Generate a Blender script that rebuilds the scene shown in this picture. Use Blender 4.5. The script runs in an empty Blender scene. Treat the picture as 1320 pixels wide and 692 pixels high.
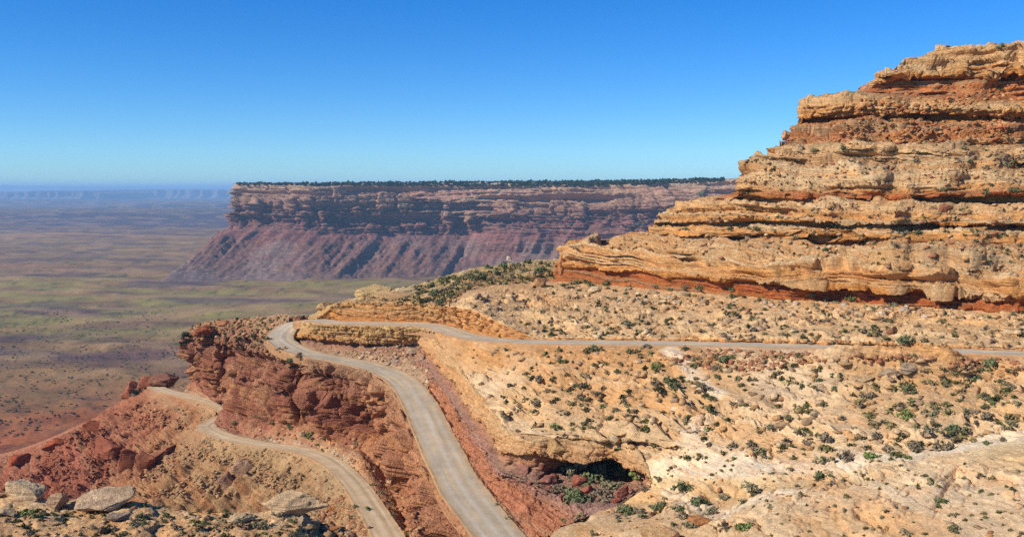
import bpy, math, random
import numpy as np
from mathutils import Vector, Matrix

# ------------------------------------------------------------------ camera, sky, sun, exposure
SC = bpy.context.scene
F_PX = 1295.0                      # focal length in pixels of a 1320 px wide picture
PITCH = math.atan(103.0 / F_PX)    # looking slightly down
cam = bpy.data.cameras.new('camera'); cam_o = bpy.data.objects.new('camera', cam)
SC.collection.objects.link(cam_o); SC.camera = cam_o
cam.sensor_width = 36.0; cam.lens = 36.0 * F_PX / 1320.0
cam.clip_start = 0.5; cam.clip_end = 200000.0
cam_o.location = (0, 0, 0); cam_o.rotation_euler = (math.pi / 2 - PITCH, 0, 0)

SUN_DIR = Vector((-0.78, -0.33, 0.57)).normalized()      # towards the sun
w = bpy.data.worlds.new('World'); SC.world = w; w.use_nodes = True
nt = w.node_tree; nt.nodes.clear()
sky = nt.nodes.new('ShaderNodeTexSky'); sky.sky_type = 'NISHITA'; sky.sun_disc = False
sky.sun_elevation = math.asin(SUN_DIR.z); sky.sun_rotation = math.atan2(SUN_DIR.x, SUN_DIR.y)
sky.altitude = 1900; sky.air_density = 1.0; sky.dust_density = 0.0; sky.ozone_density = 3.0
hsv = nt.nodes.new('ShaderNodeHueSaturation'); hsv.inputs['Saturation'].default_value = 1.42
tint_ = nt.nodes.new('ShaderNodeMix'); tint_.data_type = 'RGBA'; tint_.blend_type = 'MULTIPLY'; tint_.inputs[0].default_value = 1.0
tint_.inputs[7].default_value = (.62, .95, 1.30, 1)
bg = nt.nodes.new('ShaderNodeBackground'); bg.inputs['Strength'].default_value = 0.098
out = nt.nodes.new('ShaderNodeOutputWorld')
nt.links.new(sky.outputs[0], hsv.inputs['Color']); nt.links.new(hsv.outputs[0], tint_.inputs[6]); nt.links.new(tint_.outputs[2], bg.inputs[0]); nt.links.new(bg.outputs[0], out.inputs[0])
sun = bpy.data.lights.new('sun', 'SUN'); sun.energy = 5.0; sun.angle = math.radians(0.53); sun.color = (1.0, 0.955, 0.88)
sun_o = bpy.data.objects.new('sun', sun); SC.collection.objects.link(sun_o)
sun_o.rotation_euler = SUN_DIR.to_track_quat('Z', 'Y').to_euler()
SC.view_settings.view_transform = 'Standard'; SC.view_settings.look = 'None'
SC.view_settings.exposure = 0.22; SC.view_settings.gamma = 1.0
try:
    SC.cycles.use_denoising = False; SC.cycles.max_bounces = 6; SC.cycles.diffuse_bounces = 3
    SC.cycles.volume_bounces = 1; SC.cycles.use_adaptive_sampling = True; SC.cycles.adaptive_threshold = 0.015
except Exception:
    pass

# ------------------------------------------------------------------ noise toolbox
rng = np.random.default_rng(7)
PERM = np.concatenate([rng.permutation(256)] * 3).astype(np.int32)
G3 = rng.normal(size=(256, 3)).astype(np.float32); G3 /= np.linalg.norm(G3, axis=1)[:, None]
RND = rng.random(4096).astype(np.float32)

def perlin(p, seed=0):
    p = p.astype(np.float32) + np.float32(seed * 17.31)
    i = np.floor(p); f = p - i; i = i.astype(np.int32) & 255
    u = f * f * f * (f * (f * 6 - 15) + 10)
    r = 0
    for dx in (0, 1):
        wx = u[:, 0] if dx else 1 - u[:, 0]
        a = PERM[i[:, 0] + dx]
        for dy in (0, 1):
            wy = u[:, 1] if dy else 1 - u[:, 1]
            b = PERM[a + i[:, 1] + dy]
            for dz in (0, 1):
                wz = u[:, 2] if dz else 1 - u[:, 2]
                g = G3[PERM[b + i[:, 2] + dz]]
                d = g[:, 0] * (f[:, 0] - dx) + g[:, 1] * (f[:, 1] - dy) + g[:, 2] * (f[:, 2] - dz)
                r = r + wx * wy * wz * d
    return r * 1.6

def fbm(p, scale=1.0, octaves=4, seed=0, gain=0.5, ridged=False):
    p = p / np.float32(scale); a = 1.0; s = 0; t = 0
    for k in range(octaves):
        n = perlin(p, seed + k)
        s = s + a * ((1 - 2 * np.abs(n)) if ridged else n); t += a
        a *= gain; p = p * 2.03
    return s / t

def hsh(i, seed=0):
    return RND[(i.astype(np.int64) * 7919 + seed * 104729) % 4096]

def worley(p, seed=0):
    """F1, F2 and a random number of the nearest cell."""
    p = p.astype(np.float32) + np.float32(seed * 5.7 + 100)
    i = np.floor(p).astype(np.int32); f = p - i
    f1 = np.full(len(p), 9, np.float32); f2 = f1.copy(); cid = np.zeros(len(p), np.float32)
    for dx in (-1, 0, 1):
        for dy in (-1, 0, 1):
            for dz in (-1, 0, 1):
                h = PERM[PERM[PERM[(i[:, 0] + dx) & 255] + ((i[:, 1] + dy) & 255)] + ((i[:, 2] + dz) & 255)]
                o = RNDP[h]
                d = np.sqrt((o[:, 0] + dx - f[:, 0]) ** 2 + (o[:, 1] + dy - f[:, 1]) ** 2 + (o[:, 2] + dz - f[:, 2]) ** 2)
                c = d < f1
                f2 = np.where(c, f1, np.minimum(f2, d)); f1 = np.where(c, d, f1); cid = np.where(c, RND[h * 3 + seed], cid)
    return f1, f2, cid
RNDP = rng.random((256, 3)).astype(np.float32)

def sstep(a, b, x):
    t = np.clip((x - a) / (b - a), 0, 1); return t * t * (3 - 2 * t)

def strata(p, z, thick, seed, sharp=6, lat=9.0):
    """outward push of each bed: a bed's own offset that also varies along the bed, rounded, notched at its joints."""
    t = z / thick; k = np.floor(t); f = t - k
    r = hsh(k, seed)
    q = np.stack([p[:, 0] / lat, p[:, 1] / lat, k * 7.37], 1)
    m = perlin(q, seed) + .5 * perlin(q * np.array([2.7, 2.7, 1.31]), seed + 1)
    prof = 1 - np.abs(2 * f - 1) ** sharp
    o = np.clip(r * .7 + .15 + 1.1 * sstep(-.35, .35, m) - .55, -.2, 1.3)
    notch = np.exp(-(f / .15) ** 2) * sstep(-.1, .25, m + r - .6)
    return o * (0.6 + 0.4 * prof) - 1.05 * notch, r

# ------------------------------------------------------------------ from the picture to the place
CA, SA = math.cos(PITCH), math.sin(PITCH)
def ray(px, py):
    x = (px - 660) / F_PX; y = -(py - 346) / F_PX
    return np.array([x, CA + y * SA, -SA + y * CA])
def Z(px, py, z):                       # point seen at px, py whose height is z
    r = ray(px, py); return r * (z / r[2])
def D(px, py, d):                       # point seen at px, py whose distance along the view is d
    r = ray(px, py); return r * (d / r[1])
def proj(p):
    y = p[..., 1] * CA - p[..., 2] * SA; u = p[..., 1] * SA + p[..., 2] * CA
    y = np.where(y > 0.5, y, 0.5)
    return 660 + F_PX * p[..., 0] / y, 346 - F_PX * u / y, y

# ------------------------------------------------------------------ materials
def rock_mat(name, scale=1.0, bump=0.6, rough=0.92, var=0.22, bed=0.0, joint=0.0):
    m = bpy.data.materials.new(name); m.use_nodes = True; n = m.node_tree; L = n.links.new
    bsdf = n.nodes['Principled BSDF']; bsdf.inputs['Roughness'].default_value = rough
    bsdf.inputs['Specular IOR Level'].default_value = 0.12
    geo = n.nodes.new('ShaderNodeNewGeometry')
    at = n.nodes.new('ShaderNodeAttribute'); at.attribute_name = 'Col'
    def noise(sc, det, rg=0.6):
        t = n.nodes.new('ShaderNodeTexNoise'); t.inputs['Scale'].default_value = sc / scale; t.inputs['Detail'].default_value = det
        t.inputs['Roughness'].default_value = rg; L(geo.outputs['Position'], t.inputs['Vector']); return t
    n1 = noise(1.5, 8, 0.78); n2 = noise(0.12, 4)
    mr = n.nodes.new('ShaderNodeMapRange'); L(n1.outputs[0], mr.inputs[0])
    mr.inputs[1].default_value = 0.34; mr.inputs[2].default_value = 0.66; mr.inputs[3].default_value = 1 - var * 1.5; mr.inputs[4].default_value = 1 + var * 1.1
    mr2 = n.nodes.new('ShaderNodeMapRange'); L(n2.outputs[0], mr2.inputs[0])
    mr2.inputs[1].default_value = 0.3; mr2.inputs[2].default_value = 0.7; mr2.inputs[3].default_value = 0.9; mr2.inputs[4].default_value = 1.1
    mu = n.nodes.new('ShaderNodeMath'); mu.operation = 'MULTIPLY'; L(mr.outputs[0], mu.inputs[0]); L(mr2.outputs[0], mu.inputs[1])
    vm = n.nodes.new('ShaderNodeVectorMath'); vm.operation = 'SCALE'; L(at.outputs['Color'], vm.inputs[0]); L(mu.outputs[0], vm.inputs['Scale'])
    L(vm.outputs[0], bsdf.inputs['Base Color'])
    nb = noise(2.2, 8, 0.7)
    if bed:
        mp = n.nodes.new('ShaderNodeMapping'); mp.inputs['Scale'].default_value = (.22 / scale, .22 / scale, 2.6 / scale); L(geo.outputs['Position'], mp.inputs['Vector'])
        tb = n.nodes.new('ShaderNodeTexNoise'); tb.inputs['Scale'].default_value = 1.0; tb.inputs['Detail'].default_value = 8; tb.inputs['Roughness'].default_value = .62; L(mp.outputs[0], tb.inputs['Vector'])
        mb = n.nodes.new('ShaderNodeMapRange'); L(tb.outputs[0], mb.inputs[0]); mb.inputs[1].default_value = .3; mb.inputs[2].default_value = .7; mb.inputs[3].default_value = 1 - .3 * bed; mb.inputs[4].default_value = 1 + .3 * bed
        m3 = n.nodes.new('ShaderNodeMath'); m3.operation = 'MULTIPLY'; L(mu.outputs[0], m3.inputs[0]); L(mb.outputs[0], m3.inputs[1]); L(m3.outputs[0], vm.inputs['Scale'])
        ad = n.nodes.new('ShaderNodeMath'); ad.operation = 'MULTIPLY_ADD'; L(tb.outputs[0], ad.inputs[0]); ad.inputs[1].default_value = 2.2 * bed; L(nb.outputs[0], ad.inputs[2]); nb = ad
    if joint:
        mj = n.nodes.new('ShaderNodeMapping'); mj.inputs['Scale'].default_value = (.75, .75, .32); L(geo.outputs['Position'], mj.inputs['Vector'])
        vj = n.nodes.new('ShaderNodeTexVoronoi'); vj.feature = 'DISTANCE_TO_EDGE'; vj.inputs['Scale'].default_value = 1.0; L(mj.outputs[0], vj.inputs['Vector'])
        mk = n.nodes.new('ShaderNodeMapRange'); mk.inputs[1].default_value = 0; mk.inputs[2].default_value = .09; mk.inputs[3].default_value = -joint; mk.inputs[4].default_value = 0; L(vj.outputs['Distance'], mk.inputs[0])
        aj = n.nodes.new('ShaderNodeMath'); aj.operation = 'ADD'; L((nb.outputs[0]), aj.inputs[0]); L(mk.outputs[0], aj.inputs[1]); nb = aj
    b = n.nodes.new('ShaderNodeBump'); b.inputs['Strength'].default_value = bump; b.inputs['Distance'].default_value = 0.6 * scale
    L(nb.outputs[0], b.inputs['Height']); L(b.outputs[0], bsdf.inputs['Normal'])
    return m
M_ROCK = rock_mat('layered_sandstone', bump=.8, bed=.8)
M_CLIFF = rock_mat('fractured_red_rock', bump=.85, bed=.5, joint=.32, var=.26)
M_SLICK = rock_mat('slickrock', bump=0.6, var=0.16, bed=.45)
M_TALUS = rock_mat('talus', bump=0.9, var=0.30)
M_FAR = rock_mat('far_cliff', scale=9.0, bump=0.7, var=0.25, bed=.9)
M_VALLEY = rock_mat('valley_ground', scale=14.0, bump=0.3, var=0.22)
M_ROAD = rock_mat('graded_gravel', scale=0.7, bump=0.15, var=0.10)

TAN = (.55, .350, .195); CRM = (.62, .455, .285); ORG = (.52, .26, .115); RED = (.36, .130, .065)
DRD = (.25, .095, .062); BRN = (.30, .185, .11); PUR = (.28, .165, .125); TAL = (.36, .235, .14); OLV = (.27, .22, .12)

# ------------------------------------------------------------------ mesh building
ALL_P, SAT = [], 1.27
def mesh_grid(name, P, col, mat, parent=None, wrapu=False):
    nv, nu = P.shape[:2]
    me = bpy.data.meshes.new(name)
    idx = np.arange(nv * nu).reshape(nv, nu)
    a = idx[:-1, :-1].ravel(); b = idx[:-1, 1:].ravel(); c = idx[1:, 1:].ravel(); d = idx[1:, :-1].ravel()
    quads = np.stack([a, b, c, d], 1)
    me.vertices.add(nv * nu); me.vertices.foreach_set('co', P.reshape(-1).astype(np.float32))
    me.loops.add(quads.size); me.loops.foreach_set('vertex_index', quads.ravel().astype(np.int32))
    me.polygons.add(len(quads)); me.polygons.foreach_set('loop_start', np.arange(0, quads.size, 4, dtype=np.int32))
    me.polygons.foreach_set('loop_total', np.full(len(quads), 4, np.int32))
    me.polygons.foreach_set('use_smooth', np.ones(len(quads), bool))
    me.update(calc_edges=True)
    ca = me.color_attributes.new('Col', 'FLOAT_COLOR', 'POINT')
    cc = np.ones((nv * nu, 4), np.float32); col = col.reshape(-1, 3); lm = col.mean(1, keepdims=True); cc[:, :3] = np.clip(lm + (col - lm) * SAT, 0.01, 0.8); ca.data.foreach_set('color', cc.ravel())
    me.materials.append(mat)
    o = bpy.data.objects.new(name, me); SC.collection.objects.link(o)
    if parent is not None: o.parent = parent
    return o

def catmull(rows, t):
    """rows R x C x K, t in [0, C-1] -> R x len(t) x K"""
    C = rows.shape[1]; i = np.clip(np.floor(t).astype(int), 0, C - 2); f = (t - i)[None, :, None]
    g = lambda k: rows[:, np.clip(k, 0, C - 1)]
    p0, p1, p2, p3 = g(i - 1), g(i), g(i + 1), g(i + 2)
    m1 = (p2 - p0) * 0.35; m2 = (p3 - p1) * 0.35
    f2, f3 = f * f, f * f * f
    return (2 * f3 - 3 * f2 + 1) * p1 + (f3 - 2 * f2 + f) * m1 + (-2 * f3 + 3 * f2) * p2 + (f3 - f2) * m2

AT0 = dict(c=TAN, st=0., bl=0., rb=0., du=0., gu=0., tv=.35, pl=0.)
def loft(rows, attrs, nu, nvs, snap=()):
    """rows: list of arrays C x 3; attrs: one dict per row; nvs: subdivisions between rows."""
    R = np.array([np.array(r, float) for r in rows])
    C = R.shape[1]
    t = np.linspace(0, C - 1, 400); S = catmull(R, t)
    vis = S[1:-1] if len(R) > 2 else S
    px, py, _ = proj(vis)
    L = np.hypot(np.diff(px, axis=1), np.diff(py, axis=1))
    pm = (px[:, 1:] > -60) & (px[:, 1:] < 1380) & (py[:, 1:] > -30) & (py[:, 1:] < 740)
    L = (np.minimum(L, 60) * np.where(pm, 1, .12)).max(0) + 0.02
    s = np.concatenate([[0], np.cumsum(L)]); tt = np.interp(np.linspace(0, s[-1], nu), s, t)
    S = catmull(R, tt)
    for k, road_, side in snap:            # let this row follow the edge of the road it meets
        E = EDGE[road_][0 if side < 0 else 1][::2]; k = k % len(S)
        dist = np.linalg.norm(S[k][:, None, :] - E[None], axis=2); j = dist.argmin(1); dm = dist.min(1)
        best = E[j]
        for a_, b_ in ((np.clip(j - 1, 0, len(E) - 1), j), (j, np.clip(j + 1, 0, len(E) - 1))):
            ab = E[b_] - E[a_]; t_ = np.clip(((S[k] - E[a_]) * ab).sum(1) / np.maximum((ab * ab).sum(1), 1e-6), 0, 1)[:, None]; q_ = E[a_] + ab * t_
            c_ = (np.linalg.norm(q_ - S[k], axis=1) < np.linalg.norm(best - S[k], axis=1))[:, None]; best = np.where(c_, q_, best)
        ker = np.ones(9) / 9; dl = (best + np.array([0, 0, -.08]) - S[k]) * sstep(9, 6, dm)[:, None]
        dl = np.stack([np.convolve(np.pad(dl[:, c], 4, mode='edge'), ker, 'valid') for c in range(3)], 1)
        for off, f in ((0, 1.), (1, .9), (2, .5)):
            kk = k + off if k < len(S) / 2 else k - off
            if 0 <= kk < len(S): S[kk] = S[kk] + dl * f
    out, A, seg = [], {k: [] for k in AT0}, []
    for k in range(len(R) - 1):
        n = nvs[k]; last = k == len(R) - 2
        f = np.linspace(0, 1, n + 1)[: n + 1 if last else n]
        out.append(S[k][None] * (1 - f[:, None, None]) + S[k + 1][None] * f[:, None, None])
        a, b = {**AT0, **attrs[k]}, {**AT0, **attrs[k + 1]}
        for q in AT0:
            va, vb = np.array(a[q], float), np.array(b[q], float)
            A[q].append(va * (1 - f[:, None]) + vb * f[:, None] if va.ndim else va * (1 - f) + vb * f)
        seg.append(sum(x.shape[0] for x in out))
    P = np.concatenate(out); A = {q: np.concatenate(v) for q, v in A.items()}
    return P, A, seg, tt

def normals(P, smooth=0):
    du = np.gradient(P, axis=1); dv = np.gradient(P, axis=0)
    n = np.cross(du, dv); n /= np.linalg.norm(n, axis=2, keepdims=True) + 1e-9
    s = np.sign(((-P) * n).sum(2).sum()); return n * (s if s else 1)

def shape(P, A, thick=1.6, thick2=5.0, bsize=3.0, rsize=1.2, dsize=22, seed=0, dip=(0.0, 0.0), blz=None, psize=6.0, wz=0.0, patch=0.0, lat=9.0, fs=1.0, tone=None, lobes=None, fade=None, smooth=1.0, tint=(ORG, CRM)):
    """Displace a lofted sheet as rock and colour it. All in world space."""
    nv, nu = P.shape[:2]; p = P.reshape(-1, 3); n = normals(P).reshape(-1, 3)
    bc = lambda k: np.repeat(A[k], nu) if A[k].ndim == 1 else np.repeat(A[k], nu, axis=0)
    st, bl, rb, du, gu, tv, pl, col = (bc(k) for k in ('st', 'bl', 'rb', 'du', 'gu', 'tv', 'pl', 'c'))
    zz = p[:, 2] + dip[0] * p[:, 0] + dip[1] * p[:, 1]
    w1 = fbm(p * np.array([1, 1, .5]), 30, 3, seed + 1)
    w2 = fbm(p, 5, 3, seed + 2)
    zw = zz + 2.2 * w1 + 0.35 * w2
    if wz: zw = zw + wz * fbm(p, 9, 4, seed + 7)
    s1, r1 = strata(p, zw, thick, seed + 3, 6, lat); s2, r2 = strata(p, zw + 1.3, thick2, seed + 4, 8, lat * 2); s3, r3 = strata(p, zw, thick * .37, seed + 5, 4, lat * .5)
    mod = sstep(-.5, .4, fbm(p, 14 * lat / 9, 2, seed + 9) + .25)
    if patch: st = st * (1 - patch + patch * sstep(-.08, .16, fbm(p, 13, 3, seed + 15)))
    disp = st * ((s1 - .5) * (.35 + .65 * mod) + 1.2 * (s2 - .5) + .35 * (s3 - .5))
    if pl.max() > 0:
        msk = sstep(-.12, .22, fbm(p, 17, 3, seed + 61)); dg = np.array([[.82, .57, 0], [-.57, .82, 0], [0, 0, 1]])
        for sc, am in ((psize, 1.0), (psize * .42, .5)):
            q = (p @ dg.T) / np.array([sc * 1.7, sc * .75, sc * 2]) + .30 * w2[:, None]; q[:, 2] *= .5
            f1, f2, cid = worley(q, 2); e = f2 - f1
            k = np.floor(q); loc = fbm(q, 1.0, 1, seed + 8)
            disp = disp + pl * msk * am * ((cid - .5) * 1.5 * sstep(0, .07, e) + .2 * loc - 1.3 * np.exp(-e * 26) * sstep(.35, .6, cid))
            col = col * (1 + ((cid - .5) * .20 * np.minimum(pl * am, 1) * msk)[:, None])
    if bl.max() > 0:
        for sc, am in ((1.0, 1.0), (.38, .30)):
            q = p / (bsize * sc); q[:, 2] = zw / ((blz or bsize * .8) * sc * (1 if sc == 1 else .5)); q = q + .12 * np.stack([w2, w1, w2 * .0], 1)
            f1, f2, cid = worley(q, seed % 3)
            e = f2 - f1
            disp = disp + bl * am * ((cid - .5) * 1.6 * sstep(.0, .07, e) - 1.0 * np.exp(-e * 24) + .35 * (.5 - f1 * f1))
            col = col * (1 + ((cid - .5) * .22 * am * np.minimum(bl, 1))[:, None])
    if lobes:
        f1, f2, cid = worley(p / np.array([lobes[0] * .8, lobes[0] * .8, lobes[0] * 1.3]) + .10 * w1[:, None], 2)
        f1b, f2b, cidb = worley(p / np.array([lobes[0] * .3, lobes[0] * .3, lobes[0] * .55]) + .10 * w2[:, None], 1)
        disp = disp + np.minimum(bl, 2) * .5 * (lobes[1] * ((.62 - f1) * .6 - .9 * np.exp(-(f2 - f1) * 14) + 1.1 * (cid - .5) * sstep(0, .08, f2 - f1)) + lobes[1] * .36 * ((.6 - f1b) * .5 - .9 * np.exp(-(f2b - f1b) * 16) + 1.2 * (cidb - .5) * sstep(0, .1, f2b - f1b)))
    if rb.max() > 0:
        f1, f2, cid = worley(p / rsize + .3 * w2[:, None], (seed + 1) % 3)
        g1 = fbm(p, rsize * 2.2, 4, seed + 12)
        disp = disp + rb * (np.maximum(0, .55 - f1) * 1.5 * cid + .8 * g1)
        col = col * (1 + (np.where(f1 < .5, (cid - .45) * .5, -.04) * np.minimum(rb * 1.6, 1))[:, None])
    if du.max() > 0:
        g = fbm(p * np.array([1, .7, 1]), dsize, 4, seed + 21)
        h = fbm(p, 2.5, 4, seed + 26)
        disp = disp + du * (g * 1.6 + .28 * smooth * h)
    if gu.max() > 0:
        U = np.tile(np.concatenate([[0], np.cumsum(np.linalg.norm(np.diff(P[nv // 2], axis=0), axis=1))]), (nv, 1)).ravel()
        V = np.repeat(np.concatenate([[0], np.cumsum(np.linalg.norm(np.diff(P[:, nu // 2], axis=0), axis=1))]), nu)
        q = np.stack([U, V * .16, V * 0], 1) + (w2 * 1.5)[:, None]
        g = fbm(q, dsize * .5, 4, seed + 31, ridged=True); g2 = fbm(q, dsize * .14, 3, seed + 35)
        disp = disp + gu * ((g - .45) * 4.2 + g2 * .8)
        col = col * (1 + .18 * g2[:, None] * np.minimum(gu, 1)[:, None])
    fine = .55 * fbm(p, 1.6 * fs, 5, seed + 41, .6) + .6 * (fbm(p, 2.2 * fs, 4, seed + 43, .55, True) - .5)
    disp = disp + fine * fs * (.22 + .42 * np.minimum(st + bl + rb, 1))
    if tone is not None: col = tone(p, col, w1, w2)
    if fade is not None: disp = disp * np.repeat(fade, nu)
    p2 = p + n * disp[:, None]
    # colour of the beds themselves
    t1, t2 = np.array(tint[0]), np.array(tint[1])
    lay = (r1 * .55 + r3 * .45) + .25 * w2
    k1 = (sstep(.55, .85, lay) * tv)[:, None]; k2 = (sstep(.45, .15, lay) * tv)[:, None]
    lum = col.mean(1, keepdims=True)
    col = col * (1 - k1) + t2 * (lum / t2.mean() * 1.15) * k1; col = col * (1 - k2) + t1 * (lum / t1.mean() * .82) * k2
    blot = fbm(p, 9, 4, seed + 51); b2 = fbm(p, 1.4, 3, seed + 55)
    col = col * (1 + .20 * blot + .22 * b2)[:, None]
    col = col * (1 + .10 * fbm(p, 40, 2, seed + 57)[:, None] * np.array([-.2, .3, .8]))
    return p2.reshape(P.shape), col.reshape(P.shape)

def register(P):
    ALL_P.append(P.reshape(-1, 3))

def structure(o, label=None):
    o['kind'] = 'structure'
    if label: o['label'] = label
    return o

def line_rows(lines, n=40, right=1760, left_gap=0.0):
    """each line: list of (px, py, val); resampled at n positions normalised between its own left end and `right`."""
    res = []
    for ln in lines:
        a = np.array(ln, float); s = np.linspace(0, 1, n) ** 1.0
        px = a[0, 0] + (right - a[0, 0]) * s
        res.append(np.stack([px, np.interp(px, a[:, 0], a[:, 1]), np.interp(px, a[:, 0], a[:, 2])], 1))
    return res

# ------------------------------------------------------------------ road centrelines (world points)
def densify(pts, step):
    P = np.array(pts)[None]; t = np.linspace(0, len(pts) - 1, 4000)
    i = np.clip(np.floor(t).astype(int), 0, len(pts) - 2)
    C = P.shape[1]; f = (t - i)[None, :, None]; g = lambda k: P[:, np.clip(k, 0, C - 1)]
    m1 = (g(i + 1) - g(i - 1)) * .5; m2 = (g(i + 2) - g(i)) * .5; p1, p2 = g(i), g(i + 1)
    S = ((2*f**3-3*f**2+1)*p1 + (f**3-2*f**2+f)*m1 + (-2*f**3+3*f**2)*p2 + (f**3-f**2)*m2)[0]
    s = np.concatenate([[0], np.cumsum(np.linalg.norm(np.diff(S, axis=0), axis=1))])
    k = int(s[-1] / step); u = np.linspace(0, s[-1], k)
    return np.stack([np.interp(u, s, S[:, j]) for j in range(3)], 1)

UP = [(1500, 462, -26.8), (1320, 456, -29.2), (1190, 451, -31.0), (1060, 446.5, -32.2), (900, 443, -34), (780, 442, -35.4), (700, 441, -36.5), (640, 438.5, -38),
      (600, 432.5, -39.2), (568, 422.5, -40.4), (540, 418.3, -41), (480, 417, -42), (430, 415.8, -43), (405, 412.5, -44.4), (383, 415.5, -46), (366, 426, -48),
      (362, 438, -49.6), (380, 450, -50.9), (405, 457.5, -51.6), (440, 464, -52.3), (480, 473, -53), (515, 488, -54), (538, 515, -55.4), (559, 558, -57.6), (590, 620, -60.2),
      (628, 672, -62.2), (663, 715, -64), (706, 770, -66)]
LOW = [(560, 790, -70.5), (530, 740, -72), (503, 695, -73.6), (480, 657, -75), (456, 622, -76.4), (425, 594, -78), (385, 579.5, -79.6), (330, 571.5, -81.2), (290, 562.5, -82.5), (266, 550, -83.6)]
UPW = densify([Z(*q) for q in UP], .7)
low = [Z(*q) for q in LOW] + [D(279, 541, 366), D(294, 532, 379), D(277, 521, 396), D(240, 510.5, 416), (D(208, 502, 438)), D(190, 493, 470), D(175, 500, 520)]
LOWW = densify(low, .7)

EDGE = {}
def road(name, C, w0, w1, label, seed=0, tan=0.0):
    T = np.gradient(C, axis=0); T[:, 2] = 0; T /= np.linalg.norm(T, axis=1, keepdims=True)
    N = np.stack([T[:, 1], -T[:, 0], 0 * T[:, 0]], 1)
    u = np.linspace(0, 1, len(C))
    wid = (w0 + (w1 - w0) * u) * (1 + .06 * perlin(np.stack([u * 40, u * 0, u * 0], 1), 3))
    # cross-section across the road: skirt, shoulder, windrow of graded gravel, carriageway
    xs = np.array([-1.06, -1.055, -1.05, -1.035, -1.01, -.96, -.85, -.7, -.55, -.42, -.3, -.18, 0, .18, .3, .42, .55, .7, .85, .96, 1.01, 1.035, 1.05, 1.055, 1.06])
    hs = np.array([-2.6, -1.3, -.35, -.02, .06, .03, .0, .02, .0, -.03, .01, .03, .03, .03, .01, -.03, .0, .02, .0, .03, .06, -.02, -.35, -1.3, -2.6])
    EDGE[name + str(seed)] = [C + N * (sd * wid * .5 * 1.04)[:, None] + np.array([0, 0, -.05]) for sd in (-1, 1)]
    P = C[:, None] + N[:, None] * (xs[None, :, None] * wid[:, None, None] * .5)
    P[..., 2] += hs[None] + .06
    p = P.reshape(-1, 3)
    edgew = np.tile((np.abs(xs) > .98) & (np.abs(xs) < 1.04), len(C))
    P[..., 2] += (fbm(p, 1.3, 3, 5) * np.where(edgew, .35, .03)).reshape(P.shape[:2])
    X = np.tile(xs, len(C)); S = np.repeat(np.arange(len(C)) * .7, len(xs))
    q = np.stack([X * 4, S * .05, 0 * X], 1)
    g = fbm(q, 1.0, 4, 60 + seed); g2 = fbm(p, 2.0, 3, 61)
    base = np.array((.42, .345, .245)); edge_c = np.array((.41, .27, .155)); grey = np.array((.53, .475, .39))
    k = sstep(.76, 1.02, np.abs(X) + .16 * g2 + .10 * fbm(p, 6, 3, 72))[:, None]
    base = base * (1 - tan) + np.array((.47, .335, .205)) * tan; grey = grey * (1 - tan) + np.array((.62, .50, .35)) * tan
    mean_ = .12 * perlin(np.stack([S * .03, 0 * S, 0 * S], 1), 4)
    tr = (np.exp(-((np.abs(X - .28 - mean_) - .30) / .10) ** 2) + np.exp(-((np.abs(X + .38 + mean_) - .26) / .09) ** 2) * .8)[:, None]
    dust = sstep(-.1, .5, fbm(p * np.array([1, 1, 0]), 7, 4, 71))[:, None]; base = base * (1 - .7 * dust) + np.array((.53, .40, .26)) * .7 * dust
    col = base * (1 - k) + edge_c * k
    col = col * (1 - tr * (1 - k) * .5) + grey * tr * (1 - k) * .5
    col = col * (1 + .30 * g[:, None] + .16 * g2[:, None])
    sk = np.tile(np.abs(xs) > 1.02, len(C)); col = np.where(sk[:, None], np.array((.34, .20, .115)) * (1 + .4 * g2[:, None]), col)
    o = mesh_grid(name, P, col.reshape(P.shape), M_ROAD); structure(o, label); register(P)
    return o
road('gravel_road', UPW, 7.4, 9.6, 'pale grey graded dirt road that crosses the middle bench and hairpins down beside the cut wall')
road('gravel_road', LOWW, 6.9, 6.6, 'lower dirt road curving round the foot of the red cliff', 3, .75)

def edge(road_, side, pts, lo=0.0, hi=1.0, off=(0, 0, 0)):
    """points of a road's edge that lie nearest to the given picture points"""
    E = EDGE[road_][0 if side < 0 else 1]; n = len(E); E = E[int(lo * n):int(hi * n)]
    x, y, _ = proj(E)
    return [E[np.argmin(np.hypot(x - a, y - b))] + np.array(off) for a, b in pts]
UPR, LOR = 'gravel_road0', 'gravel_road3'
def put(name, rows, attrs, nu, nvs, mat, label, snap=(), **kw):
    P, A, seg, tt = loft(rows, attrs, nu, nvs, snap)
    if snap:
        fd = np.ones(P.shape[0])
        for k, *_ in snap:
            if k == 0: m = min(nvs[0], 12); fd[:m] = np.minimum(fd[:m], np.linspace(.15, 1, m))
            elif k == -1: m = min(nvs[-1], 12); fd[-m:] = np.minimum(fd[-m:], np.linspace(1, .15, m))
        kw['fade'] = fd
    P2, col = shape(P, A, **kw)
    o = structure(mesh_grid(name, P2, col, mat), label); register(P2)
    return o, P2, col

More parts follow.
